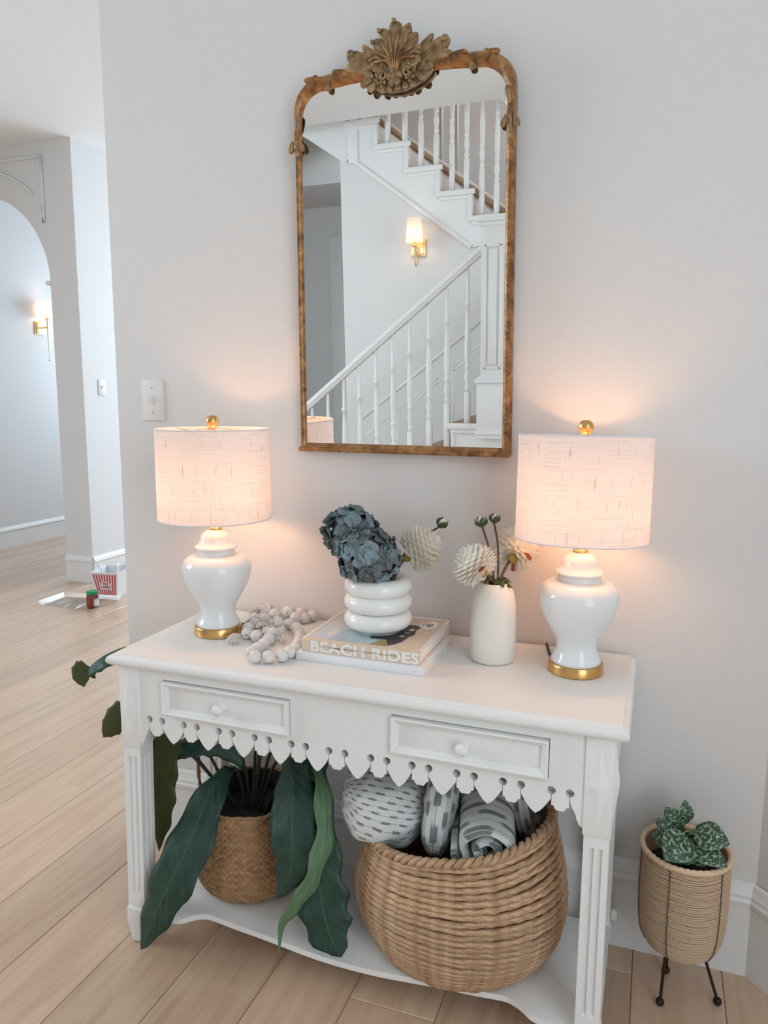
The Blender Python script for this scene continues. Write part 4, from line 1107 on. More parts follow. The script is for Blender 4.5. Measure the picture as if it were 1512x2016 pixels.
def hydrangea(label, c, rad, n, stem_to, seed, other):
    c = Vector(c); t = thing('hydrangea', label, 'flower', stem_to)
    rr = random.Random(seed)
    tube('stem', 'stem_dark', t, catmull([stem_to, Vector(stem_to).lerp(c, 0.6)+Vector((0, 0, 0.02)), c], 8), 0.005, 8)
    for i in range(n):
        z = 1-2*(i+0.5)/n; a = i*2.399963+seed
        d = Vector((sqrt(1-z*z)*cos(a), sqrt(1-z*z)*sin(a), z)) + Vector((rr.uniform(-.15, .15), rr.uniform(-.15, .15), rr.uniform(-.15, .15))); d.normalize()
        if d.z < -0.75: continue
        p = c+Vector((d.x*rad[0], d.y*rad[1], d.z*rad[2]))*rr.uniform(0.82, 0.98)
        q_ = p-Vector(other[0])   # no floret inside the neighbouring head or the vase rim
        if sum((q_[i]/other[1][i])**2 for i in range(3)) < 0.72: continue
        if p.z < 0.978 and 0.040 < sqrt((p.x-VX)**2+(p.y-VY)**2) < 0.086: continue
        o = bpy.data.objects.new('floret', rr.choice(FM)); COL.objects.link(o); o.parent = t
        o.location = p-Vector(stem_to)
        nd = (d+Vector((rr.uniform(-.35, .35), rr.uniform(-.35, .35), rr.uniform(-.35, .35)))).normalized()
        o.rotation_euler = (nd.to_track_quat('Z', 'Y') @ Euler((0, 0, rr.uniform(0, 6.28))).to_quaternion()).to_euler()
        s = rr.uniform(0.85, 1.15); o.scale = (s, s, s)
    # inner core keeps the head from being see-through
    v, f, u = grid_vf(lambda uu, vv: (c.x+rad[0]*0.74*sin(pi*vv)*cos(2*pi*uu), c.y+rad[1]*0.74*sin(pi*vv)*sin(2*pi*uu), c.z+rad[2]*0.74*cos(pi*vv)), 20, 12)
    m = MB(); m.add(v, f); m.build('flower_core', 'hydrangea_petal', t, smooth=True)
    return t
HEADS = [((0.520, -0.160, 1.060), (0.067, 0.060, 0.067)), ((0.597, -0.242, 1.024), (0.074, 0.058, 0.068))]
hydrangea('grey blue hydrangea head, the taller one at the back of the ringed vase', *HEADS[0], 72, (0.588, -0.180, 0.86), 1, HEADS[1])
hydrangea('blue hydrangea head drooping over the front of the ringed vase', *HEADS[1], 88, (0.606, -0.204, 0.86), 2, HEADS[0])

# dahlias
def dahlia(label, c, axis, R_, path, seed, tips=0):
    c = Vector(c); ax = Vector(axis).normalized(); t = thing('dahlia', label, 'flower', path[0])
    q = ax.to_track_quat('Z', 'Y'); rr = random.Random(seed); m = MB(); m2 = MB()
    n = 170
    for i in range(n):
        z = 1-2*(i+0.5)/n; a = i*2.399963
        if z < -0.86: continue
        d = Vector((sqrt(1-z*z)*cos(a), sqrt(1-z*z)*sin(a), z))
        L_ = R_*(0.44 if z > 0.2 else 0.52); w = R_*(0.135 if z > 0.3 else 0.19 if z > -0.4 else 0.21)
        tang = Vector((-sin(a), cos(a), 0)); up = d.cross(tang)
        out = (d*0.9-up*0.0+Vector((0, 0, 0.30 if z < 0.6 else 0.0))).normalized()
        base = d*(R_*0.58); squash = 0.92
        def fn(u, v_):
            wv = w*min(1.0, 0.55+0.6*v_)*(1 if v_ < 0.72 else sqrt(max(0.02, 1-((v_-0.72)/0.285)**2))); s = (u*2-1)
            p = base+out*(v_*L_)+tang*(s*wv)-up*(0.45*wv*(1-s*s))*(0.6+0.4*v_)
            p = Vector((p.x, p.y, p.z*squash))
            return c+q @ p
        v_, f_q, u_q = grid_vf(fn, 4, 4)
        (m2 if (tips and z < -0.45 and rr.random() < tips) else m).add(v_, f_q)
    v_, f_q, u_q = grid_vf(lambda uu, vv: c+q @ Vector((R_*0.6*sin(pi*vv)*cos(2*pi*uu), R_*0.6*sin(pi*vv)*sin(2*pi*uu), R_*0.55*cos(pi*vv))), 16, 10)
    m.add(v_, f_q)
    hd = stuff(m.build('petals', 'dahlia_petal', t, smooth=True))
    if m2.v: stuff(m2.build('reddened_petals', 'dahlia_tip', t, smooth=True))
    tube('stem', 'stem_brown', t, catmull(path, 12), 0.0034, 8)
    e = Vector(path[-1])
    cv, cf, cu_ = lathe_vf([(0.0, -0.012), (0.008, -0.010), (0.013, 0.0), (0.012, 0.008)], (0, 0, 0), 12)
    m = MB(); m.add([e+q @ Vector(p) for p in cv], cf); m.build('calyx', 'calyx_olive', t, smooth=True)
    return t
dahlia('white dahlia leaning out beside the blue hydrangeas', (0.705, -0.165, 1.038), (0.78, 0.35, 0.42), 0.056, [(0.620, -0.175, 0.87), (0.635, -0.172, 0.95), (0.655, -0.176, 0.995), (0.672, -0.182, 1.016)], 11)
dahlia('cream white dahlia tucked under the edge of the lamp shade', (0.919, -0.088, 1.038), (0.35, 0.75, 0.5), 0.054, [(0.888, -0.155, 0.80), (0.892, -0.153, 0.95), (0.904, -0.135, 1.0), (0.915, -0.115, 1.018)], 12, 0.04)
dahlia('white dahlia resting low on the lip of the tall vase', (0.848, -0.226, 1.022), (-0.62, 0.10, 0.62), 0.0505, [(0.878, -0.160, 0.80), (0.876, -0.164, 0.94), (0.874, -0.184, 0.985), (0.868, -0.216, 1.003)], 13, 0.04)
# buds
def leaf_surface(spine, half, nrm, n=14, m_=6, fold=0.15, wave=0.0, wf=5, tipp=1.0, peak=0.42, base0=0.06):
    P = catmull(spine, n); nh = Vector(nrm).normalized()
    V = []; uv = []; F = []
    for i, p in enumerate(P):
        t = i/n; tg = (P[min(i+1, n)]-P[max(i-1, 0)]).normalized()
        nn = (nh-tg*nh.dot(tg)); nn = nn.normalized() if nn.length > 1e-4 else nh
        sd = tg.cross(nn).normalized()
        if t < peak: w = base0+(1-base0)*sin(pi/2*t/peak)
        else: w = max(0.0, cos(pi/2*((t-peak)/(1-peak))))**tipp
        for k in range(m_+1):
            s = k/m_*2-1
            wv = 1+wave*sin(wf*2*pi*t+(0.9 if s > 0 else 2.3))*abs(s)**2
            pt = p+sd*(half*w*s*wv)+nn*(-fold*half*w*abs(s)+wave*half*0.8*sin(wf*2*pi*t*1.1+1.3+(1.5 if s > 0 else 0))*s*s*w)
            V.append(tuple(pt)); uv.append((k/m_, t))
    for i in range(n):
        for k in range(m_):
            a = i*(m_+1)+k; F.append((a, a+1, a+m_+2, a+m_+1))
    return V, F, uv
def leaf(parent, mat, spine, half, nrm, name='leaf', thick=0.0008, **kw):
    v, f, uv = leaf_surface(spine, half, nrm, **kw)
    m = MB(); m.add(v, f, uv); o = m.build(name, mat, parent, smooth=True)
    md = o.modifiers.new('thickness', 'SOLIDIFY'); md.thickness = thick
    return o
def bud(label, path, axis, size):
    t = thing('dahlia_bud', label, 'flower', path[0]); c = Vector(path[-1]); q = Vector(axis).normalized().to_track_quat('Z', 'Y')
    tube('stem', 'stem_brown', t, catmull(path, 10), 0.0024, 7)
    v, f, u = lathe_vf([(0.0, 0.0), (size*0.45, 0.10*size), (size*0.62, 0.5*size), (size*0.5, 1.1*size), (size*0.2, 1.5*size), (0.0, 1.6*size)], (0, 0, 0), 14)
    m = MB(); m.add([c+q @ Vector(p) for p in v], f); m.build('bud', 'bud_white', t, smooth=True)
    for k in range(4):
        a = k*pi/2+0.5
        sp = [c, c+q @ Vector((size*0.75*cos(a), size*0.75*sin(a), size*0.25)), c+q @ Vector((size*1.0*cos(a), size*1.0*sin(a), size*0.9)), c+q @ Vector((size*0.85*cos(a+0.2), size*0.85*sin(a+0.2), size*1.55))]
        leaf(t, 'sepal_green', sp, size*0.62, q @ Vector((cos(a), sin(a), 0.3)), 'sepal', n=8, m_=4, base0=0.4)
    return t
bud('white dahlia bud with dark green sepals, lower of two above the tall vase', [(0.880, -0.150, 0.80), (0.880, -0.150, 0.96), (0.868, -0.152, 1.04), (0.850, -0.158, 1.098)], (-0.25, 0, 1), 0.0155)
bud('white dahlia bud held slightly higher than its neighbour above the tall vase', [(0.886, -0.145, 0.80), (0.888, -0.145, 0.96), (0.885, -0.140, 1.05), (0.874, -0.140, 1.106)], (0.1, 0, 1), 0.0135)
bud('dark green dahlia bud behind the white dahlia in the ringed vase', [(0.618, -0.175, 0.87), (0.632, -0.160, 0.97), (0.680, -0.095, 1.045), (0.728, -0.090, 1.079)], (0.45, 0, 0.8), 0.0150)
# small leaves at the mouth of the tall vase
vl = thing('vase_foliage', 'small green leaf sprig at the mouth of the tall vase', 'leaves', (0.884, -0.158, 0.955))
for (a, L_, dz, wd) in ((200, 0.032, 0.018, 0.012), (240, 0.040, 0.016, 0.012), (280, 0.036, 0.014, 0.013), (310, 0.044, 0.010, 0.012), (340, 0.048, 0.006, 0.011), (20, 0.040, 0.012, 0.012)):
    r = radians(a); s = Vector((0.884, -0.158, 0.955))
    leaf(vl, 'leaf_olive' if a in (280, 340) else 'sepal_green', [s, s+Vector((0.45*L_*cos(r), 0.45*L_*sin(r), dz+0.01)), s+Vector((L_*cos(r), L_*sin(r), dz))], wd, (0, -0.3, 1), n=8, m_=4)

# ================================================================== PLANTER WITH LARGE-LEAVED PLANT
PX, PY = 0.248, -0.212
pot = thing('seagrass_planter', 'small woven seagrass belly basket holding the big leaved plant', 'basket', (PX, PY, ZS))
pp = [(0.112, 0.1005), (0.130, 0.110), (0.142, 0.130), (0.1475, 0.155), (0.1475, 0.180), (0.1440, 0.205), (0.1385, 0.228), (0.1365, 0.240), (0.1370, 0.265), (0.1360, 0.30), (0.1330, 0.345)]
def prof_r(z, P):
    for (r0_, z0_), (r1_, z1_) in zip(P, P[1:]):
        if z0_ <= z <= z1_: return r0_+(r1_-r0_)*(z-z0_)/(z1_-z0_)
    return P[-1][0] if z > P[-1][1] else P[0][0]
lathe('liner', 'straw_core', pot, [(0, 0.1005-ZS)]+[(r-0.003, z-ZS) for r, z in pp]+[(pp[-1][0]-0.0035, 0.3455-ZS)], (PX, PY, ZS), 48, 60)
m = MB(); rows = 27; cols = 58; rw = random.Random(9)
for j in range(rows):
    for i in range(cols):
        zc = 0.104+(j+0.5)*(0.340-0.104)/rows; dirn = 1 if (j % 2 == 0) else -1
        a = 2*pi*(i+0.5*(j % 2))/cols; r = prof_r(zc, pp)
        da = 2*pi/cols*0.62; dz = (0.340-0.104)/rows*0.62; sl = dirn*0.0042
        V = []
        for (s, t, o_) in ((-1, -1, 0), (1, -1, 0), (1, 1, 0), (-1, 1, 0), (-0.45, -0.4, 1), (0.45, -0.4, 1), (0.45, 0.4, 1), (-0.45, 0.4, 1)):
            z = zc+t*dz+s*sl; aa = a+s*da; rr_ = prof_r(min(max(z, 0.1006), 0.3449), pp)+(0.0038 if o_ else -0.001)+rw.uniform(-.0004, .0004)
            V.append((PX+rr_*cos(aa), PY+rr_*sin(aa), z))
        m.add(V, [(0, 1, 5, 4), (1, 2, 6, 5), (2, 3, 7, 6), (3, 0, 4, 7), (4, 5, 6, 7)], [(rw.random(), rw.random())]*8)
stuff(m.build('weave', 'seagrass_weave', pot, smooth=True))
m = MB(); m.add(*tube_vf([(PX+0.1335*cos(a), PY+0.1335*sin(a), 0.345+0.0015*sin(9*a)) for a in [2*pi*i/90 for i in range(90)]], 0.0042, 8, closed=True, twist=60, flute=0.2, lobes=2)); m.build('rim', 'seagrass_weave', pot, smooth=True)
def loop_handle(a0, sp, h, lean):
    pts = []
    for t in [i/20 for i in range(21)]:
        a = a0+(t-0.5)*sp; k = sin(pi*t)**0.6
        pts.append((PX+(0.134+lean*k)*cos(a), PY+(0.134+lean*k)*sin(a), 0.315+h*k))
    m = MB(); m.add(*tube_vf(catmull(pts, 60), 0.0048, 9, twist=16, flute=0.25, lobes=2)); m.build('handle', 'rope_brown', pot, smooth=True)
loop_handle(radians(160), 1.2, 0.16, 0.035); loop_handle(radians(-20), 1.2, 0.05, 0.01)
lathe('inner_pot', 'soil', pot, [(0.1296, 0.3440-ZS), (0.1265, 0.340-ZS), (0.122, 0.30-ZS), (0.119, 0.26-ZS)], (PX, PY, ZS), 48)
lathe('soil', 'soil', pot, [(0, 0.195), (0.06, 0.198), (0.124, 0.19)], (PX, PY, ZS), 32)

plant = thing('bird_nest_plant', 'leafy plant with long dark wavy leaves trailing out of the seagrass planter', 'plant', (PX, PY, 0.295))
CAMN = (0.3, -0.8, 0.5)
def frond(mat, pts, half, nrm, **kw):
    return leaf(plant, mat, pts, half, nrm, thick=0.0012, **{**dict(n=26, m_=8, wave=0.10, fold=0.12), **kw})
B0 = (0.235, -0.225, 0.30)
frond('leaf_dark', [(0.205, -0.245, 0.425), (0.200, -0.335, 0.392), (0.193, -0.42, 0.306), (0.160, -0.462, 0.215), (0.118, -0.476, 0.118), (0.079, -0.478, 0.026)], 0.062, (0.05, -0.85, 0.5), peak=0.5, base0=0.25, tipp=0.75)
frond('leaf_dark', [(0.375, -0.235, 0.490), (0.425, -0.315, 0.455), (0.462, -0.39, 0.375), (0.470, -0.415, 0.30), (0.441, -0.432, 0.226)], 0.062, (0.05, -0.9, 0.3), peak=0.42, base0=0.3, tipp=0.8)
frond('leaf_light', [(0.455, -0.255, 0.515), (0.515, -0.33, 0.468), (0.545, -0.385, 0.385), (0.535, -0.42, 0.305), (0.500, -0.445, 0.232), (0.470, -0.460, 0.185), (0.463, -0.470, 0.112)], 0.025, (0.75, -0.6, 0.15), peak=0.35, base0=0.4, wave=0.16)
frond('leaf_dark', [(0.455, -0.240, 0.49), (0.498, -0.335, 0.42), (0.528, -0.392, 0.315), (0.549, -0.415, 0.235), (0.575, -0.432, 0.175), (0.609, -0.440, 0.126)], 0.062, (0.1, -0.85, 0.4), peak=0.62, base0=0.35, tipp=0.6, wave=0.14)
frond('leaf_olive', [(0.075, -0.285, 0.545), (0.052, -0.320, 0.47), (0.045, -0.335, 0.38), (0.047, -0.340, 0.29), (0.040, -0.340, 0.20)], 0.048, (0.1, -0.95, 0.1), peak=0.45, base0=0.5, wave=0.12)
frond('leaf_dark', [(0.235, -0.225, 0.42), (0.185, -0.240, 0.468), (0.135, -0.262, 0.487), (0.085, -0.285, 0.470), (0.062, -0.305, 0.435)], 0.034, (0.0, -0.75, 0.6), peak=0.55, base0=0.2)
frond('leaf_dark', [(0.012, -0.300, 0.53), (0.010, -0.345, 0.45), (0.008, -0.36, 0.34), (0.010, -0.36, 0.20)], 0.022, (0.9, -0.3, 0.1), peak=0.4, base0=0.5)
frond('leaf_dark', [(-0.020, -0.300, 0.745), (-0.045, -0.325, 0.752), (-0.085, -0.36, 0.735), (-0.118, -0.382, 0.705), (-0.135, -0.395, 0.665)], 0.036, (-0.35, -0.45, 0.8), peak=0.5, base0=0.6, fold=0.5)
frond('leaf_olive', [(-0.120, -0.382, 0.708), (-0.130, -0.396, 0.688), (-0.118, -0.404, 0.66)], 0.034, (0.2, -0.95, 0.1), peak=0.3, base0=0.7, n=10, fold=0.1)
frond('leaf_olive', [(-0.045, -0.320, 0.590), (-0.075, -0.332, 0.560), (-0.105, -0.340, 0.520), (-0.121, -0.343, 0.496)], 0.036, (0.1, -0.95, 0.2), peak=0.35, base0=0.6, n=14)
frond('leaf_dark', [(0.330, -0.20, 0.50), (0.40, -0.24, 0.525), (0.46, -0.27, 0.505), (0.50, -0.31, 0.45)], 0.045, (0.2, -0.6, 0.75), peak=0.5, base0=0.3)
for (tp) in ((0.205, -0.245, 0.425), (0.375, -0.235, 0.490), (0.455, -0.255, 0.515), (0.470, -0.235, 0.50), (0.075, -0.285, 0.545), (0.235, -0.225, 0.42), (0.33, -0.20, 0.50), (0.28, -0.19, 0.52), (0.30, -0.21, 0.53), (0.255, -0.18, 0.50)):
    s = Vector((PX+(tp[0]-PX)*0.22, PY+(tp[1]-PY)*0.22, 0.297)); e = Vector(tp)
    tube('stalk', 'stem_dark', plant, catmull([s, s.lerp(e, 0.5)+Vector((0, 0, 0.045)), e], 8), 0.0042, 7)
tube('stalk', 'stem_dark', plant, catmull([(0.20, -0.22, 0.297), (0.09, -0.26, 0.46), (0.010, -0.285, 0.50), (-0.016, -0.295, 0.56), (-0.018, -0.298, 0.66), (-0.020, -0.30, 0.745)], 20), 0.0042, 7)
tube('stalk', 'stem_dark', plant, catmull([(0.20, -0.21, 0.297), (0.08, -0.27, 0.47), (0.01, -0.305, 0.52), (-0.045, -0.320, 0.590)], 16), 0.0038, 7)

# ================================================================== BIG COILED BASKET
BX, BY = 0.835, -0.252
bas = thing('coiled_basket', 'large round coiled water hyacinth basket full of striped textiles on the console shelf', 'basket', (BX, BY, ZS))
BP = [(0.150, 0.150, 0.100), (0.190, 0.172, 0.112), (0.216, 0.184, 0.135), (0.236, 0.192, 0.170), (0.247, 0.196, 0.215), (0.248, 0.197, 0.26), (0.240, 0.194, 0.31), (0.227, 0.190, 0.36), (0.213, 0.186, 0.405)]
def bas_at(t, a):
    x = t*(len(BP)-1); k = min(int(x), len(BP)-2); w = x-k
    rx, ry, z = [BP[k][i]+(BP[k+1][i]-BP[k][i])*w for i in range(3)]
    tilt = max(0.0, (t-0.35)/0.65)**1.4
    z += tilt*(0.030*cos(a)+0.022*max(0, cos(a))**3-0.012*max(0, -cos(a)))
    return rx*cos(a), ry*sin(a), z
NR = 27; NA = 150
rb = random.Random(21)
for j in range(NR):
    t0 = (j+0.35)/NR
    pts_ = []
    ph = rb.uniform(0, 6.28)
    for i in range(NA):
        a = 2*pi*i/NA; t = min(1.0, t0+0.004*sin(3*a+ph)+0.003*sin(7*a+ph*2))
        x, y, z = bas_at(t, a); pts_.append((BX+x, BY+y, z))
    fl_ = rb.choice((0.10, 0.16, 0.22)); tw = rb.choice((26, 34, 44))
    m = MB(); m.add(*tube_vf(pts_, 0.0074 if j < NR-4 else 0.0070, 8, closed=True, twist=tw, flute=fl_, lobes=2))
    m.build('coil', 'seagrass_coil', bas, smooth=True)
# plaited rim: two strands
for s in (0, pi):
    pts_ = []
    for i in range(240):
        a = 2*pi*i/240; x, y, z = bas_at(1.0, a); b = 34*a+s
        k_ = 1+0.006*cos(b)/0.2; 
        pts_.append((BX+x*(1+0.030*cos(b)), BY+y*(1+0.034*cos(b)), z+0.006+0.0065*sin(b)))
    m = MB(); m.add(*tube_vf(pts_, 0.0066, 7, closed=True)); m.build('rim_strand', 'seagrass_coil', bas, smooth=True)
v, f, u = grid_vf(lambda uu, vv: (lambda p: (BX+p[0]*0.965, BY+p[1]*0.962, p[2]-0.002))(bas_at(vv, 2*pi*uu)), 64, 20)
m = MB(); m.add(v, f, u); m.build('lining', 'straw_core', bas, smooth=True)
m = MB(); m.add([(BX+0.158*cos(2*pi*i/40), BY+0.155*sin(2*pi*i/40), 0.106) for i in range(40)]+[(BX+0.150*cos(2*pi*i/40), BY+0.150*sin(2*pi*i/40), 0.1005) for i in range(40)], [tuple(range(40)), tuple(range(79, 39, -1))]+[(i, (i+1) % 40, 40+(i+1) % 40, 40+i) for i in range(40)]); m.build('basket_bottom', 'straw_core', bas)

# textiles inside the basket
def cushion(name, label, cat, c, rad, rot, mat, e1=0.75, e2=0.75, wr=0.004, seed=0, uvs=(1, 1), swap=False):
    t = Euler(rot).to_matrix(); c = Vector(c)
    def sp(x, e): return (1 if x >= 0 else -1)*abs(x)**e
    def fn(u, v_):
        th = 2*pi*u; ph = pi*(v_-0.5)
        a = sp(cos(ph), e1)*sp(cos(th), e2); b = sp(cos(ph), e1)*sp(sin(th), e2); d = sp(sin(ph), e1)
        p = Vector((d*rad[0], a*rad[1], b*rad[2]))
        k = sin(6*th+seed+3*d)*0.5+sin(11*th+7*d+seed*2)*0.3+sin(4*d*3+seed)*0.4
        p *= 1+wr*k/max(rad)
        return c+t @ p
    v, f, u = grid_vf(fn, 56, 36)
    u = [((b*uvs[0], a*uvs[1]) if swap else (a*uvs[0], b*uvs[1])) for a, b in u]
    m = MB(); m.add(v, f, u); o = m.build(name, mat, None, smooth=True); weld(o, 180)
    return tag(o, label, cat, 'striped textiles in the coiled basket')
cushion('pillow', 'white pillow with rows of grey dashes folded over the basket edge beside the leaves', 'pillow', (0.655, -0.262, 0.434), (0.104, 0.120, 0.091), (0.15, 0.16, 0.22), 'cloth_dash', 0.85, 0.8, 0.006, 1, (0.75, 1.7), True)
cushion('pillow', 'end of the dashed white pillow tucked down outside the basket rim', 'pillow', (0.605, -0.300, 0.370), (0.032, 0.045, 0.042), (0.1, 0.4, 0.2), 'cloth_dash', 0.9, 0.9, 0.004, 4, (0.5, 0.5)) if False else None
cushion('throw', 'grey striped throw folded upright between the pillow and the rolled throw', 'blanket', (0.788, -0.242, 0.440), (0.041, 0.124, 0.105), (0.0, 0.08, 0.12), 'cloth_stripe', 0.8, 0.75, 0.005, 2, (3, 1))
cushion('throw', 'dark grey striped throw at the back beside the raised basket rim', 'blanket', (0.982, -0.172, 0.440), (0.030, 0.070, 0.075), (0.0, -0.25, -0.2), 'cloth_stripe', 0.8, 0.8, 0.005, 5, (2, 1))
# rolled throw: spiral sheet with thickness
def roll():
    c = Vector((0.893, -0.262, 0.436)); th = 0.0150; turns = 2.3; r0_, r1_ = 0.016, 0.076
    N = 90; out = []; inn = []
    for i in range(N+1):
        t = i/N; a = -2*pi*turns*t+radians(-60); r = r0_+(r1_-r0_)*t
        wob = 1+0.05*sin(3*a+1)+0.03*sin(5*a)
        out.append((r*wob*cos(a)*1.05, r*wob*sin(a)*1.0)); inn.append(((r-th)*wob*cos(a)*1.05, (r-th)*wob*sin(a)*1.0))
    loop = out+list(reversed(inn)); n = len(loop)
    V = []; F = []; uv = []
    ys = [-0.122, -0.126, -0.118, -0.06, 0.0, 0.06, 0.10]
    ins = [0.80, 0.93, 1.0, 1.0, 1.0, 1.0, 0.95]
    mid = [((loop[i][0]+loop[n-1-i][0])/2, (loop[i][1]+loop[n-1-i][1])/2) for i in range(n)]
    R_ = Euler((0.10, 0.0, 0.22)).to_matrix()
    for y, k in zip(ys, ins):
        for i in range(n):
            x = mid[i][0]+(loop[i][0]-mid[i][0])*k; z = mid[i][1]+(loop[i][1]-mid[i][1])*k
            p = c+R_ @ Vector((x, y+0.004*sin(i*0.5), z)); V.append(tuple(p)); uv.append(((i if i <= N else n-1-i)/N*1.0, (y+0.13)*4))
    for j in range(len(ys)-1):
        for i in range(n):
            a = j*n+i; b = j*n+(i+1) % n; F.append((a, b, b+n, a+n))
    for i in range(N): F.append((i, i+1, n-2-i, n-1-i))
    m = MB(); m.add(V, F, uv); o = m.build('throw', 'cloth_roll', None); smooth_angle(o, 70)
    return tag(o, 'grey and white striped throw rolled up showing its spiral end', 'blanket', 'striped textiles in the coiled basket')
roll()
# the pillow's folded lower corner hanging over the rim
pl = [o for o in COL.objects if o.name.startswith('pillow')][0]

# ================================================================== SMALL WICKER PLANT STAND
SX, SY = 1.338, -0.124
st = thing('wicker_planter', 'small round wicker planter on three dark metal legs against the baseboard', 'planter', (SX, SY, 0))
sp_ = [(0.040, 0.122), (0.062, 0.127), (0.078, 0.140), (0.089, 0.165), (0.0945, 0.20), (0.0965, 0.25), (0.0965, 0.31), (0.0955, 0.368)]
m = MB(); nrow = 47; rs = random.Random(31)
for j in range(nrow):
    z = 0.124+j*(0.366-0.124)/(nrow-1); r = prof_r(z, sp_); ph = rs.uniform(0, 6.28)
    pts_ = [(SX+r*cos(a), SY+r*sin(a), z+0.0011*sin(6*a)*min(1, (z-0.12)*12)+0.0006*sin(3*a+ph)) for a in [2*pi*i/64 for i in range(64)]]
    v, f, uv = tube_vf(pts_, 0.00235, 6, closed=True)
    m.add(v, f, [(a+j*0.37, b+j*0.13) for a, b in uv])
stuff(m.build('wicker_rows', 'rattan_core', st, smooth=True))
lathe('liner', 'straw_core', st, [(0, 0.122)]+[(r-0.0012, z) for r, z in sp_]+[(0.090, 0.366), (0.088, 0.30), (0, 0.30)], (SX, SY, 0), 40)
m = MB(); m.add(*tube_vf([(SX+0.0955*cos(a), SY+0.0955*sin(a), 0.371) for a in [2*pi*i/150 for i in range(150)]], 0.0068, 8, closed=True, twist=44, flute=0.16, lobes=1)); m.build('rim', 'rattan_core', st, smooth=True)
for ad in (196, 250, 318, 20, 80, 140):
    a = radians(ad); pts_ = []
    for i in range(48):
        t = i/47; z = 0.124+t*0.246; r = prof_r(z, sp_)+0.0036; jz = 0.012*((i % 2)-0.5)
        pts_.append((SX+r*cos(a+jz*2.2), SY+r*sin(a+jz*2.2), z))
    tube('stitching', 'cord_dark', st, pts_, 0.0010, 5)
for (fx, fy) in ((1.302, -0.181), (1.428, -0.133), (1.316, -0.070)):
    d = Vector((fx-1.349, fy-0.0+0.128, 0)); top_ = (SX+d.x*0.62, SY+d.y*0.62, 0.132)
    lg = tube('leg', 'iron_dark', st, [top_, (fx, fy, 0.010)], 0.0035, 8)
    m = MB(); m.add(*lathe_vf([(0, -0.0095)]+[(0.0095*cos(radians(q)), 0.0095*sin(radians(q))) for q in range(-75, 90, 15)]+[(0, 0.0095)], (fx, fy, 0.0097), 14)); weld(m.build('foot_ball', 'iron_dark', lg), 180)
po = thing('satin_pothos', 'small pothos with silver splashed heart leaves in the wicker planter', 'plant', (SX, SY, 0.3))
lathe('soil', 'soil', po, [(0, 0.022), (0.05, 0.024), (0.0875, 0.018)], (SX, SY, 0.3), 24)
def heart(base, tip, half, nrm, lift=0.01):
    b, t = Vector(base), Vector(tip); mid = b.lerp(t, 0.5)+Vector(nrm).normalized()*lift
    o = leaf(po, 'leaf_silver', [b, mid, t], half, nrm, n=14, m_=8, fold=0.10, peak=0.36, base0=0.45, tipp=0.85)
    s = Vector((SX+(b.x-SX)*0.3, SY+(b.y-SY)*0.3, 0.32))
    tube('petiole', 'sepal_green', po, catmull([s, s.lerp(b, 0.5)+Vector((0, 0, 0.02)), b], 6), 0.0016, 5)
heart((1.336, -0.165, 0.425), (1.290, -0.217, 0.387), 0.038, (0.15, -0.75, 0.6))
heart((1.352, -0.150, 0.432), (1.424, -0.168, 0.425), 0.034, (0.05, -0.65, 0.75))
heart((1.345, -0.165, 0.405), (1.420, -0.198, 0.388), 0.028, (0.0, -0.55, 0.85))
heart((1.330, -0.110, 0.420), (1.330, -0.105, 0.480), 0.022, (0.5, -0.85, 0.1))
heart((1.327, -0.120, 0.415), (1.288, -0.110, 0.455), 0.024, (-0.1, -0.8, 0.55))
heart((1.318, -0.130, 0.400), (1.268, -0.125, 0.430), 0.022, (-0.1, -0.7, 0.7))
heart((1.310, -0.140, 0.385), (1.262, -0.145, 0.402), 0.025, (-0.1, -0.6, 0.8))
heart((1.340, -0.130, 0.400), (1.352, -0.155, 0.440), 0.024, (0.3, -0.9, 0.2))
heart((1.345, -0.175, 0.378), (1.352, -0.190, 0.374), 0.022, (0.1, -0.6, 0.8))
heart((1.365, -0.175, 0.380), (1.376, -0.186, 0.372), 0.020, (0.2, -0.6, 0.8))
heart((1.330, -0.175, 0.375), (1.322, -0.190, 0.368), 0.020, (-0.1, -0.6, 0.8))
heart((1.37, -0.12, 0.40), (1.40, -0.10, 0.42), 0.022, (0.1, -0.7, 0.7))

# ================================================================== SWITCH PLATES
def switch(name, label, c, ux, nrm, w=0.076, h=0.120, toggle=True):
    c = Vector(c); u = Vector(ux); n3 = Vector(nrm); t = thing(name, label, 'switch', c)
    def bx(nm, mat, a0, a1, z0, z1, d0, d1, bev, par):
        v, f = bevelled(*box_vf(a0, a1, d0, d1, z0, z1), bev, 2)
        o = mesh_from([tuple(c+u*x+n3*y+Vector((0, 0, z))) for x, y, z in v], f, mat, nm, par); return weld(o, 40)
    pl_ = bx('plate', 'plate_plastic', -w/2, w/2, -h/2, h/2, -0.001, 0.006, 0.0025, t)
    bx('slot', 'plate_plastic', -0.006, 0.006, -0.013, 0.013, 0.0055, 0.0075, 0.0006, t)
    bx('toggle', 'plate_plastic', -0.0042, 0.0042, -0.002, 0.010, 0.006, 0.0165, 0.0012, t)
    for z in (-0.036, 0.036): bx('screw', 'screw_metal', -0.003, 0.003, z-0.003, z+0.003, 0.0055, 0.0068, 0.0008, pl_)
    return t
switch('light_switch', 'white toggle light switch plate on the wall above the lamp', (-0.173, 0.0, 1.385), (1, 0, 0), (0, -1, 0))
switch('light_switch', 'white switch plate on the bright hall wall beside the arch', (XA, 2.79, 1.46), (0, 1, 0), (1, 0, 0), 0.075, 0.118)

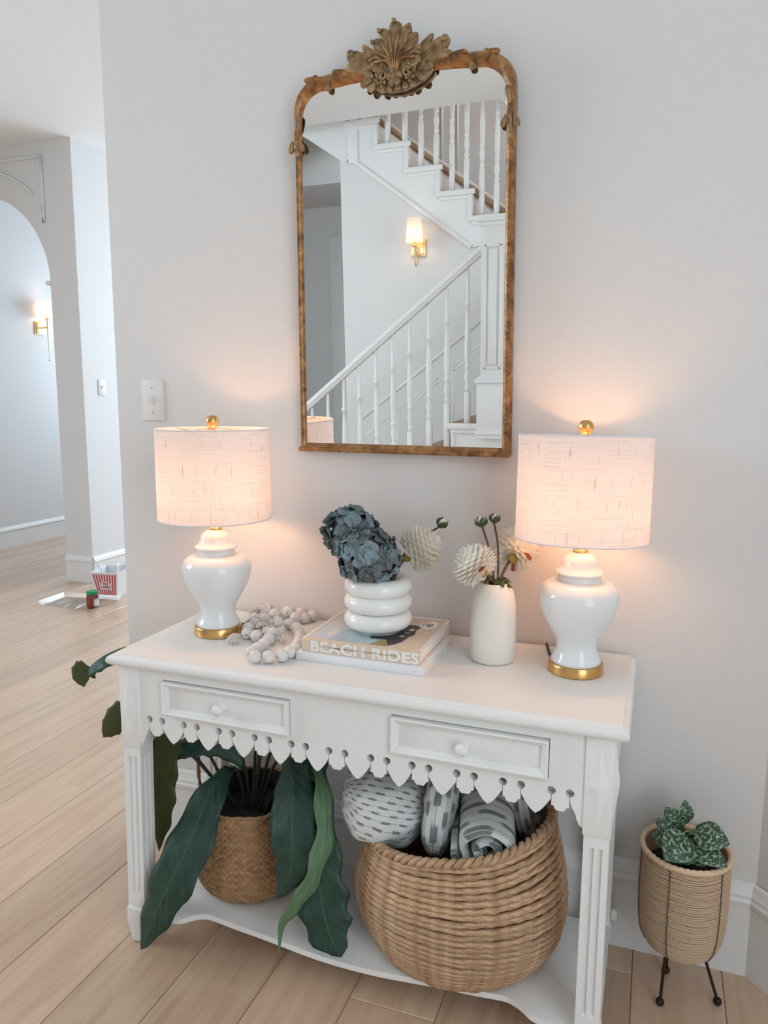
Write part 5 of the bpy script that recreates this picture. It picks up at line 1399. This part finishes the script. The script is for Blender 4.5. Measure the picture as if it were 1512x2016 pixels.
# ================================================================== WALL SCONCES
def sconce(label, c, out, up_arm, sw, shade_r, shade_h, style):
    c = Vector(c); o3 = Vector(out).normalized(); sd = Vector((0, 0, 1)).cross(o3)
    t = thing('wall_sconce', label, 'sconce', c)
    def W3(x, y, z): return tuple(c+sd*x+o3*y+Vector((0, 0, z)))
    v, f = bevelled(*box_vf(-sw, sw, -0.001, 0.012, -0.062, 0.062), 0.003, 2)
    m = MB(); m.add(xf(v, W3), f); weld(m.build('backplate', 'brass_light', t), 40)
    v, f = bevelled(*box_vf(-sw*0.78, sw*0.78, 0.010, 0.020, -0.05, 0.05), 0.003, 2)
    m = MB(); m.add(xf(v, W3), f); weld(m.build('backplate', 'brass_light', t), 40)
    D = 0.105
    if style == 'rod':
        tube('arm', 'brass_light', t, [W3(0, 0.015, 0.0), W3(0, D, 0.0)], 0.007, 10)
        tube('rod', 'brass_light', t, [W3(0, D, -0.30), W3(0, D, 0.075)], [0.003, 0.006, 0.007], 10)
        base = 0.075
        m = MB(); v, f, u = lathe_vf([(0, -0.012), (0.009, -0.006), (0.007, 0.004), (0, 0.012)], (0, 0, 0), 12); m.add([W3(x, D+y, z-0.305) for x, y, z in v], f); m.build('tip', 'brass_light', t, smooth=True)
        cw = 0.16
    else:
        pts_ = [(0, 0.015, -0.035), (0, 0.035, -0.09), (0, 0.06, -0.135), (0, 0.085, -0.125), (0, D, -0.06), (0, D, 0.0)]
        tube('arm', 'brass_light', t, catmull([W3(*p) for p in pts_], 24), 0.0048, 10)
        base = 0.0
    m = MB(); v, f, u = lathe_vf([(0, 0), (0.020, 0.0), (0.021, 0.004), (0.013, 0.010), (0.013, 0.045), (0, 0.045)], (0, 0, 0), 16); m.add([W3(x, D+y, z+base) for x, y, z in v], f); m.build('socket', 'brass_light', t, smooth=True)
    z0 = base+0.03
    v, f, uv = lathe_vf([(shade_r, 0), (shade_r*0.80, shade_h)], (0, 0, 0), 32)
    m = MB(); m.add([W3(x, D+y, z+z0) for x, y, z in v], f, uv); m.build('shade', 'sconce_shade', t, smooth=True)
    v, f, uv = lathe_vf([(0, 0.0), (0.011, 0.004), (0.019, 0.030), (0.019, 0.045), (0.010, 0.062), (0, 0.066)], (0, 0, 0), 14)
    m = MB(); m.add([W3(x, D+y, z+base+0.045) for x, y, z in v], f, uv); m.build('bulb', 'bulb_sconce', t, smooth=True)
    return t
sconce('brass wall sconce with long straight rod and lit white shade in the arched hall', (-4.42, 3.965, 2.04), (1, 0, 0), 0, 0.062, 0.075, 0.145, 'rod')
sconce('brass wall sconce with curved arm and lit white shade reflected in the mirror', (-0.675, YU-0.014, 2.292), (0, 1, 0), 0, 0.058, 0.065, 0.175, 'curve')

# ================================================================== THINGS ON THE HALL FLOOR
# popcorn tub
pcx, pcy = -2.36, 2.378
pc = thing('popcorn_tub', 'white popcorn tub with red stripes standing on the hall floor', 'popcorn tub', (pcx, pcy, 0))
ang = radians(12)
def PCW(x, y, z): return (pcx+x*cos(ang)-y*sin(ang), pcy+x*sin(ang)+y*cos(ang), z)
def hw(z): return 0.072+0.030*z/0.185
def ring_(d, z): h = hw(z)-d; return [(-h, -h*1.15, z), (h, -h*1.15, z), (h, h*1.15, z), (-h, h*1.15, z)]
V = ring_(0, 0.001)+ring_(0, 0.185)+ring_(0.003, 0.185)+ring_(0.003, 0.004)
F = [(3, 2, 1, 0), (12, 13, 14, 15)]+[(i*4+k, i*4+(k+1) % 4, i*4+4+(k+1) % 4, i*4+4+k) for i in range(3) for k in range(4)]
tub = mesh_from([PCW(*p) for p in V], F, 'carton_white', 'tub', pc)
for k in range(9):
    u = -0.82+k*0.2
    segs = [(0.015, 0.17)] if k in (0, 1, 7, 8) else [(0.015, 0.055), (0.118 if k not in (2, 6) else 0.105, 0.17)]
    for (za, zb) in segs:
        V = []
        for z in (za, zb):
            h = hw(z); V += [((u-0.045)*h, -h*1.15-0.0006, z), ((u+0.045)*h, -h*1.15-0.0006, z)]
        mesh_from([PCW(*p) for p in V], [(0, 1, 3, 2)], 'red_ink', 'stripe', tub)
        V = []
        for z in (za, zb):
            h = hw(z); V += [((u-0.075)*h, -h*1.15-0.0004, z), ((u+0.05)*h, -h*1.15-0.0004, z)]
        mesh_from([PCW(*p) for p in V], [(0, 1, 3, 2)], 'pink_ink', 'stripe', tub)
v, f = shape2d([oval(0.0, 0.088, 0.040, 0.030), oval(0.0, 0.088, 0.0375, 0.0275)], 0.0002)
mesh_from([PCW(x, -hw(y)*1.15-0.0008-z, y) for x, y, z in v], f, 'red_ink', 'badge', tub)
for s, zz in (('POP', 0.092), ('CORN', 0.072)):
    v, f = text_vf(s, 0.020, 0.0001, 1.05, 'CENTER', 0.0008)
    mesh_from([PCW(x, -hw(y+zz)*1.15-0.0014-z, y+zz) for x, y, z in v], f, 'red_ink', 'lettering', tub)
# clear scalloped bowl set in the tub
cb = thing('clear_bowl', 'clear fluted plastic bowl set inside the popcorn tub', 'bowl', (pcx, pcy, 0.12))
def cbf(u, v_):
    a = 2*pi*u; r = (0.055+0.040*v_)*(1+0.035*cos(18*a)*v_); return PCW(r*cos(a), r*sin(a)*1.1, 0.12+0.095*v_+0.004*cos(18*a)*v_)
v, f, u = grid_vf(cbf, 108, 6); m = MB(); m.add(v, f, u); m.build('bowl_wall', 'clear_plastic', cb, smooth=True)
m = MB(); m.add(*tube_vf([cbf(i/108, 1.0) for i in range(108)], 0.0018, 5, closed=True)); m.build('bowl_rim', 'clear_plastic', cb, smooth=True)
# clear tray
tr = thing('clear_tray', 'clear plastic tray with raised rim lying on the hall floor', 'tray', (-2.43, 2.10, 0))
c4 = [Vector((-2.635, 1.96, 0)), Vector((-2.165, 1.925, 0)), Vector((-2.20, 2.275, 0)), Vector((-2.65, 2.21, 0))]
cc = sum(c4, Vector())/4
def trr(k, z): return [(*(cc+(p-cc)*k).xy, z) for p in c4]
V = trr(0.90, 0.002)+trr(1.0, 0.030)+trr(1.04, 0.031)+trr(1.04, 0.028)
F = [(0, 1, 2, 3)]+[(i*4+k, i*4+(k+1) % 4, i*4+4+(k+1) % 4, i*4+4+k) for i in range(3) for k in range(4)]
mesh_from(V, F, 'clear_plastic', 'tray_body', tr)
for q in (0.25, 0.45, 0.65):
    a = c4[0].lerp(c4[1], q); b = c4[3].lerp(c4[2], q)
    a2 = a.lerp(b, 0.12); b2 = a.lerp(b, 0.55)
    tube('tray_ridge', 'clear_plastic', tr, [(a2.x, a2.y, 0.010), (b2.x, b2.y, 0.010)], 0.010, 8)
# salsa jar
jx, jy = -2.262, 2.055
jr = thing('sauce_jar', 'small jar of red sauce with green lid standing on the clear tray', 'jar', (jx, jy, 0.0022))
lathe('sauce', 'salsa_red', jr, [(0, 0.002), (0.034, 0.002), (0.037, 0.008), (0.037, 0.075), (0.033, 0.084), (0, 0.084)], (jx, jy, 0.0022), 28)
lathe('jar_glass', 'jar_glass', jr, [(0, 0.0), (0.036, 0.0), (0.039, 0.006), (0.039, 0.076), (0.034, 0.088), (0.034, 0.094)], (jx, jy, 0.0022), 28)
lathe('lid', 'lid_green', jr, [(0.0, 0.109), (0.030, 0.1095), (0.034, 0.111), (0.0375, 0.109), (0.038, 0.092), (0.0365, 0.091), (0, 0.092)], (jx, jy, 0.0022), 32)
def wrap(a0, a1, z0, z1, mat, nm):
    v, f, u = grid_vf(lambda uu, vv: (jx+0.0394*cos(a0+(a1-a0)*uu), jy+0.0394*sin(a0+(a1-a0)*uu), 0.0022+z0+(z1-z0)*vv), 10, 1)
    m = MB(); m.add(v, f, u); m.build(nm, mat, jr, smooth=True)
wrap(radians(-38), radians(30), 0.012, 0.066, 'label_paper', 'jar_label'); wrap(radians(-38), radians(30), 0.058, 0.066, 'lid_green', 'jar_label')

bpy.context.view_layer.update()
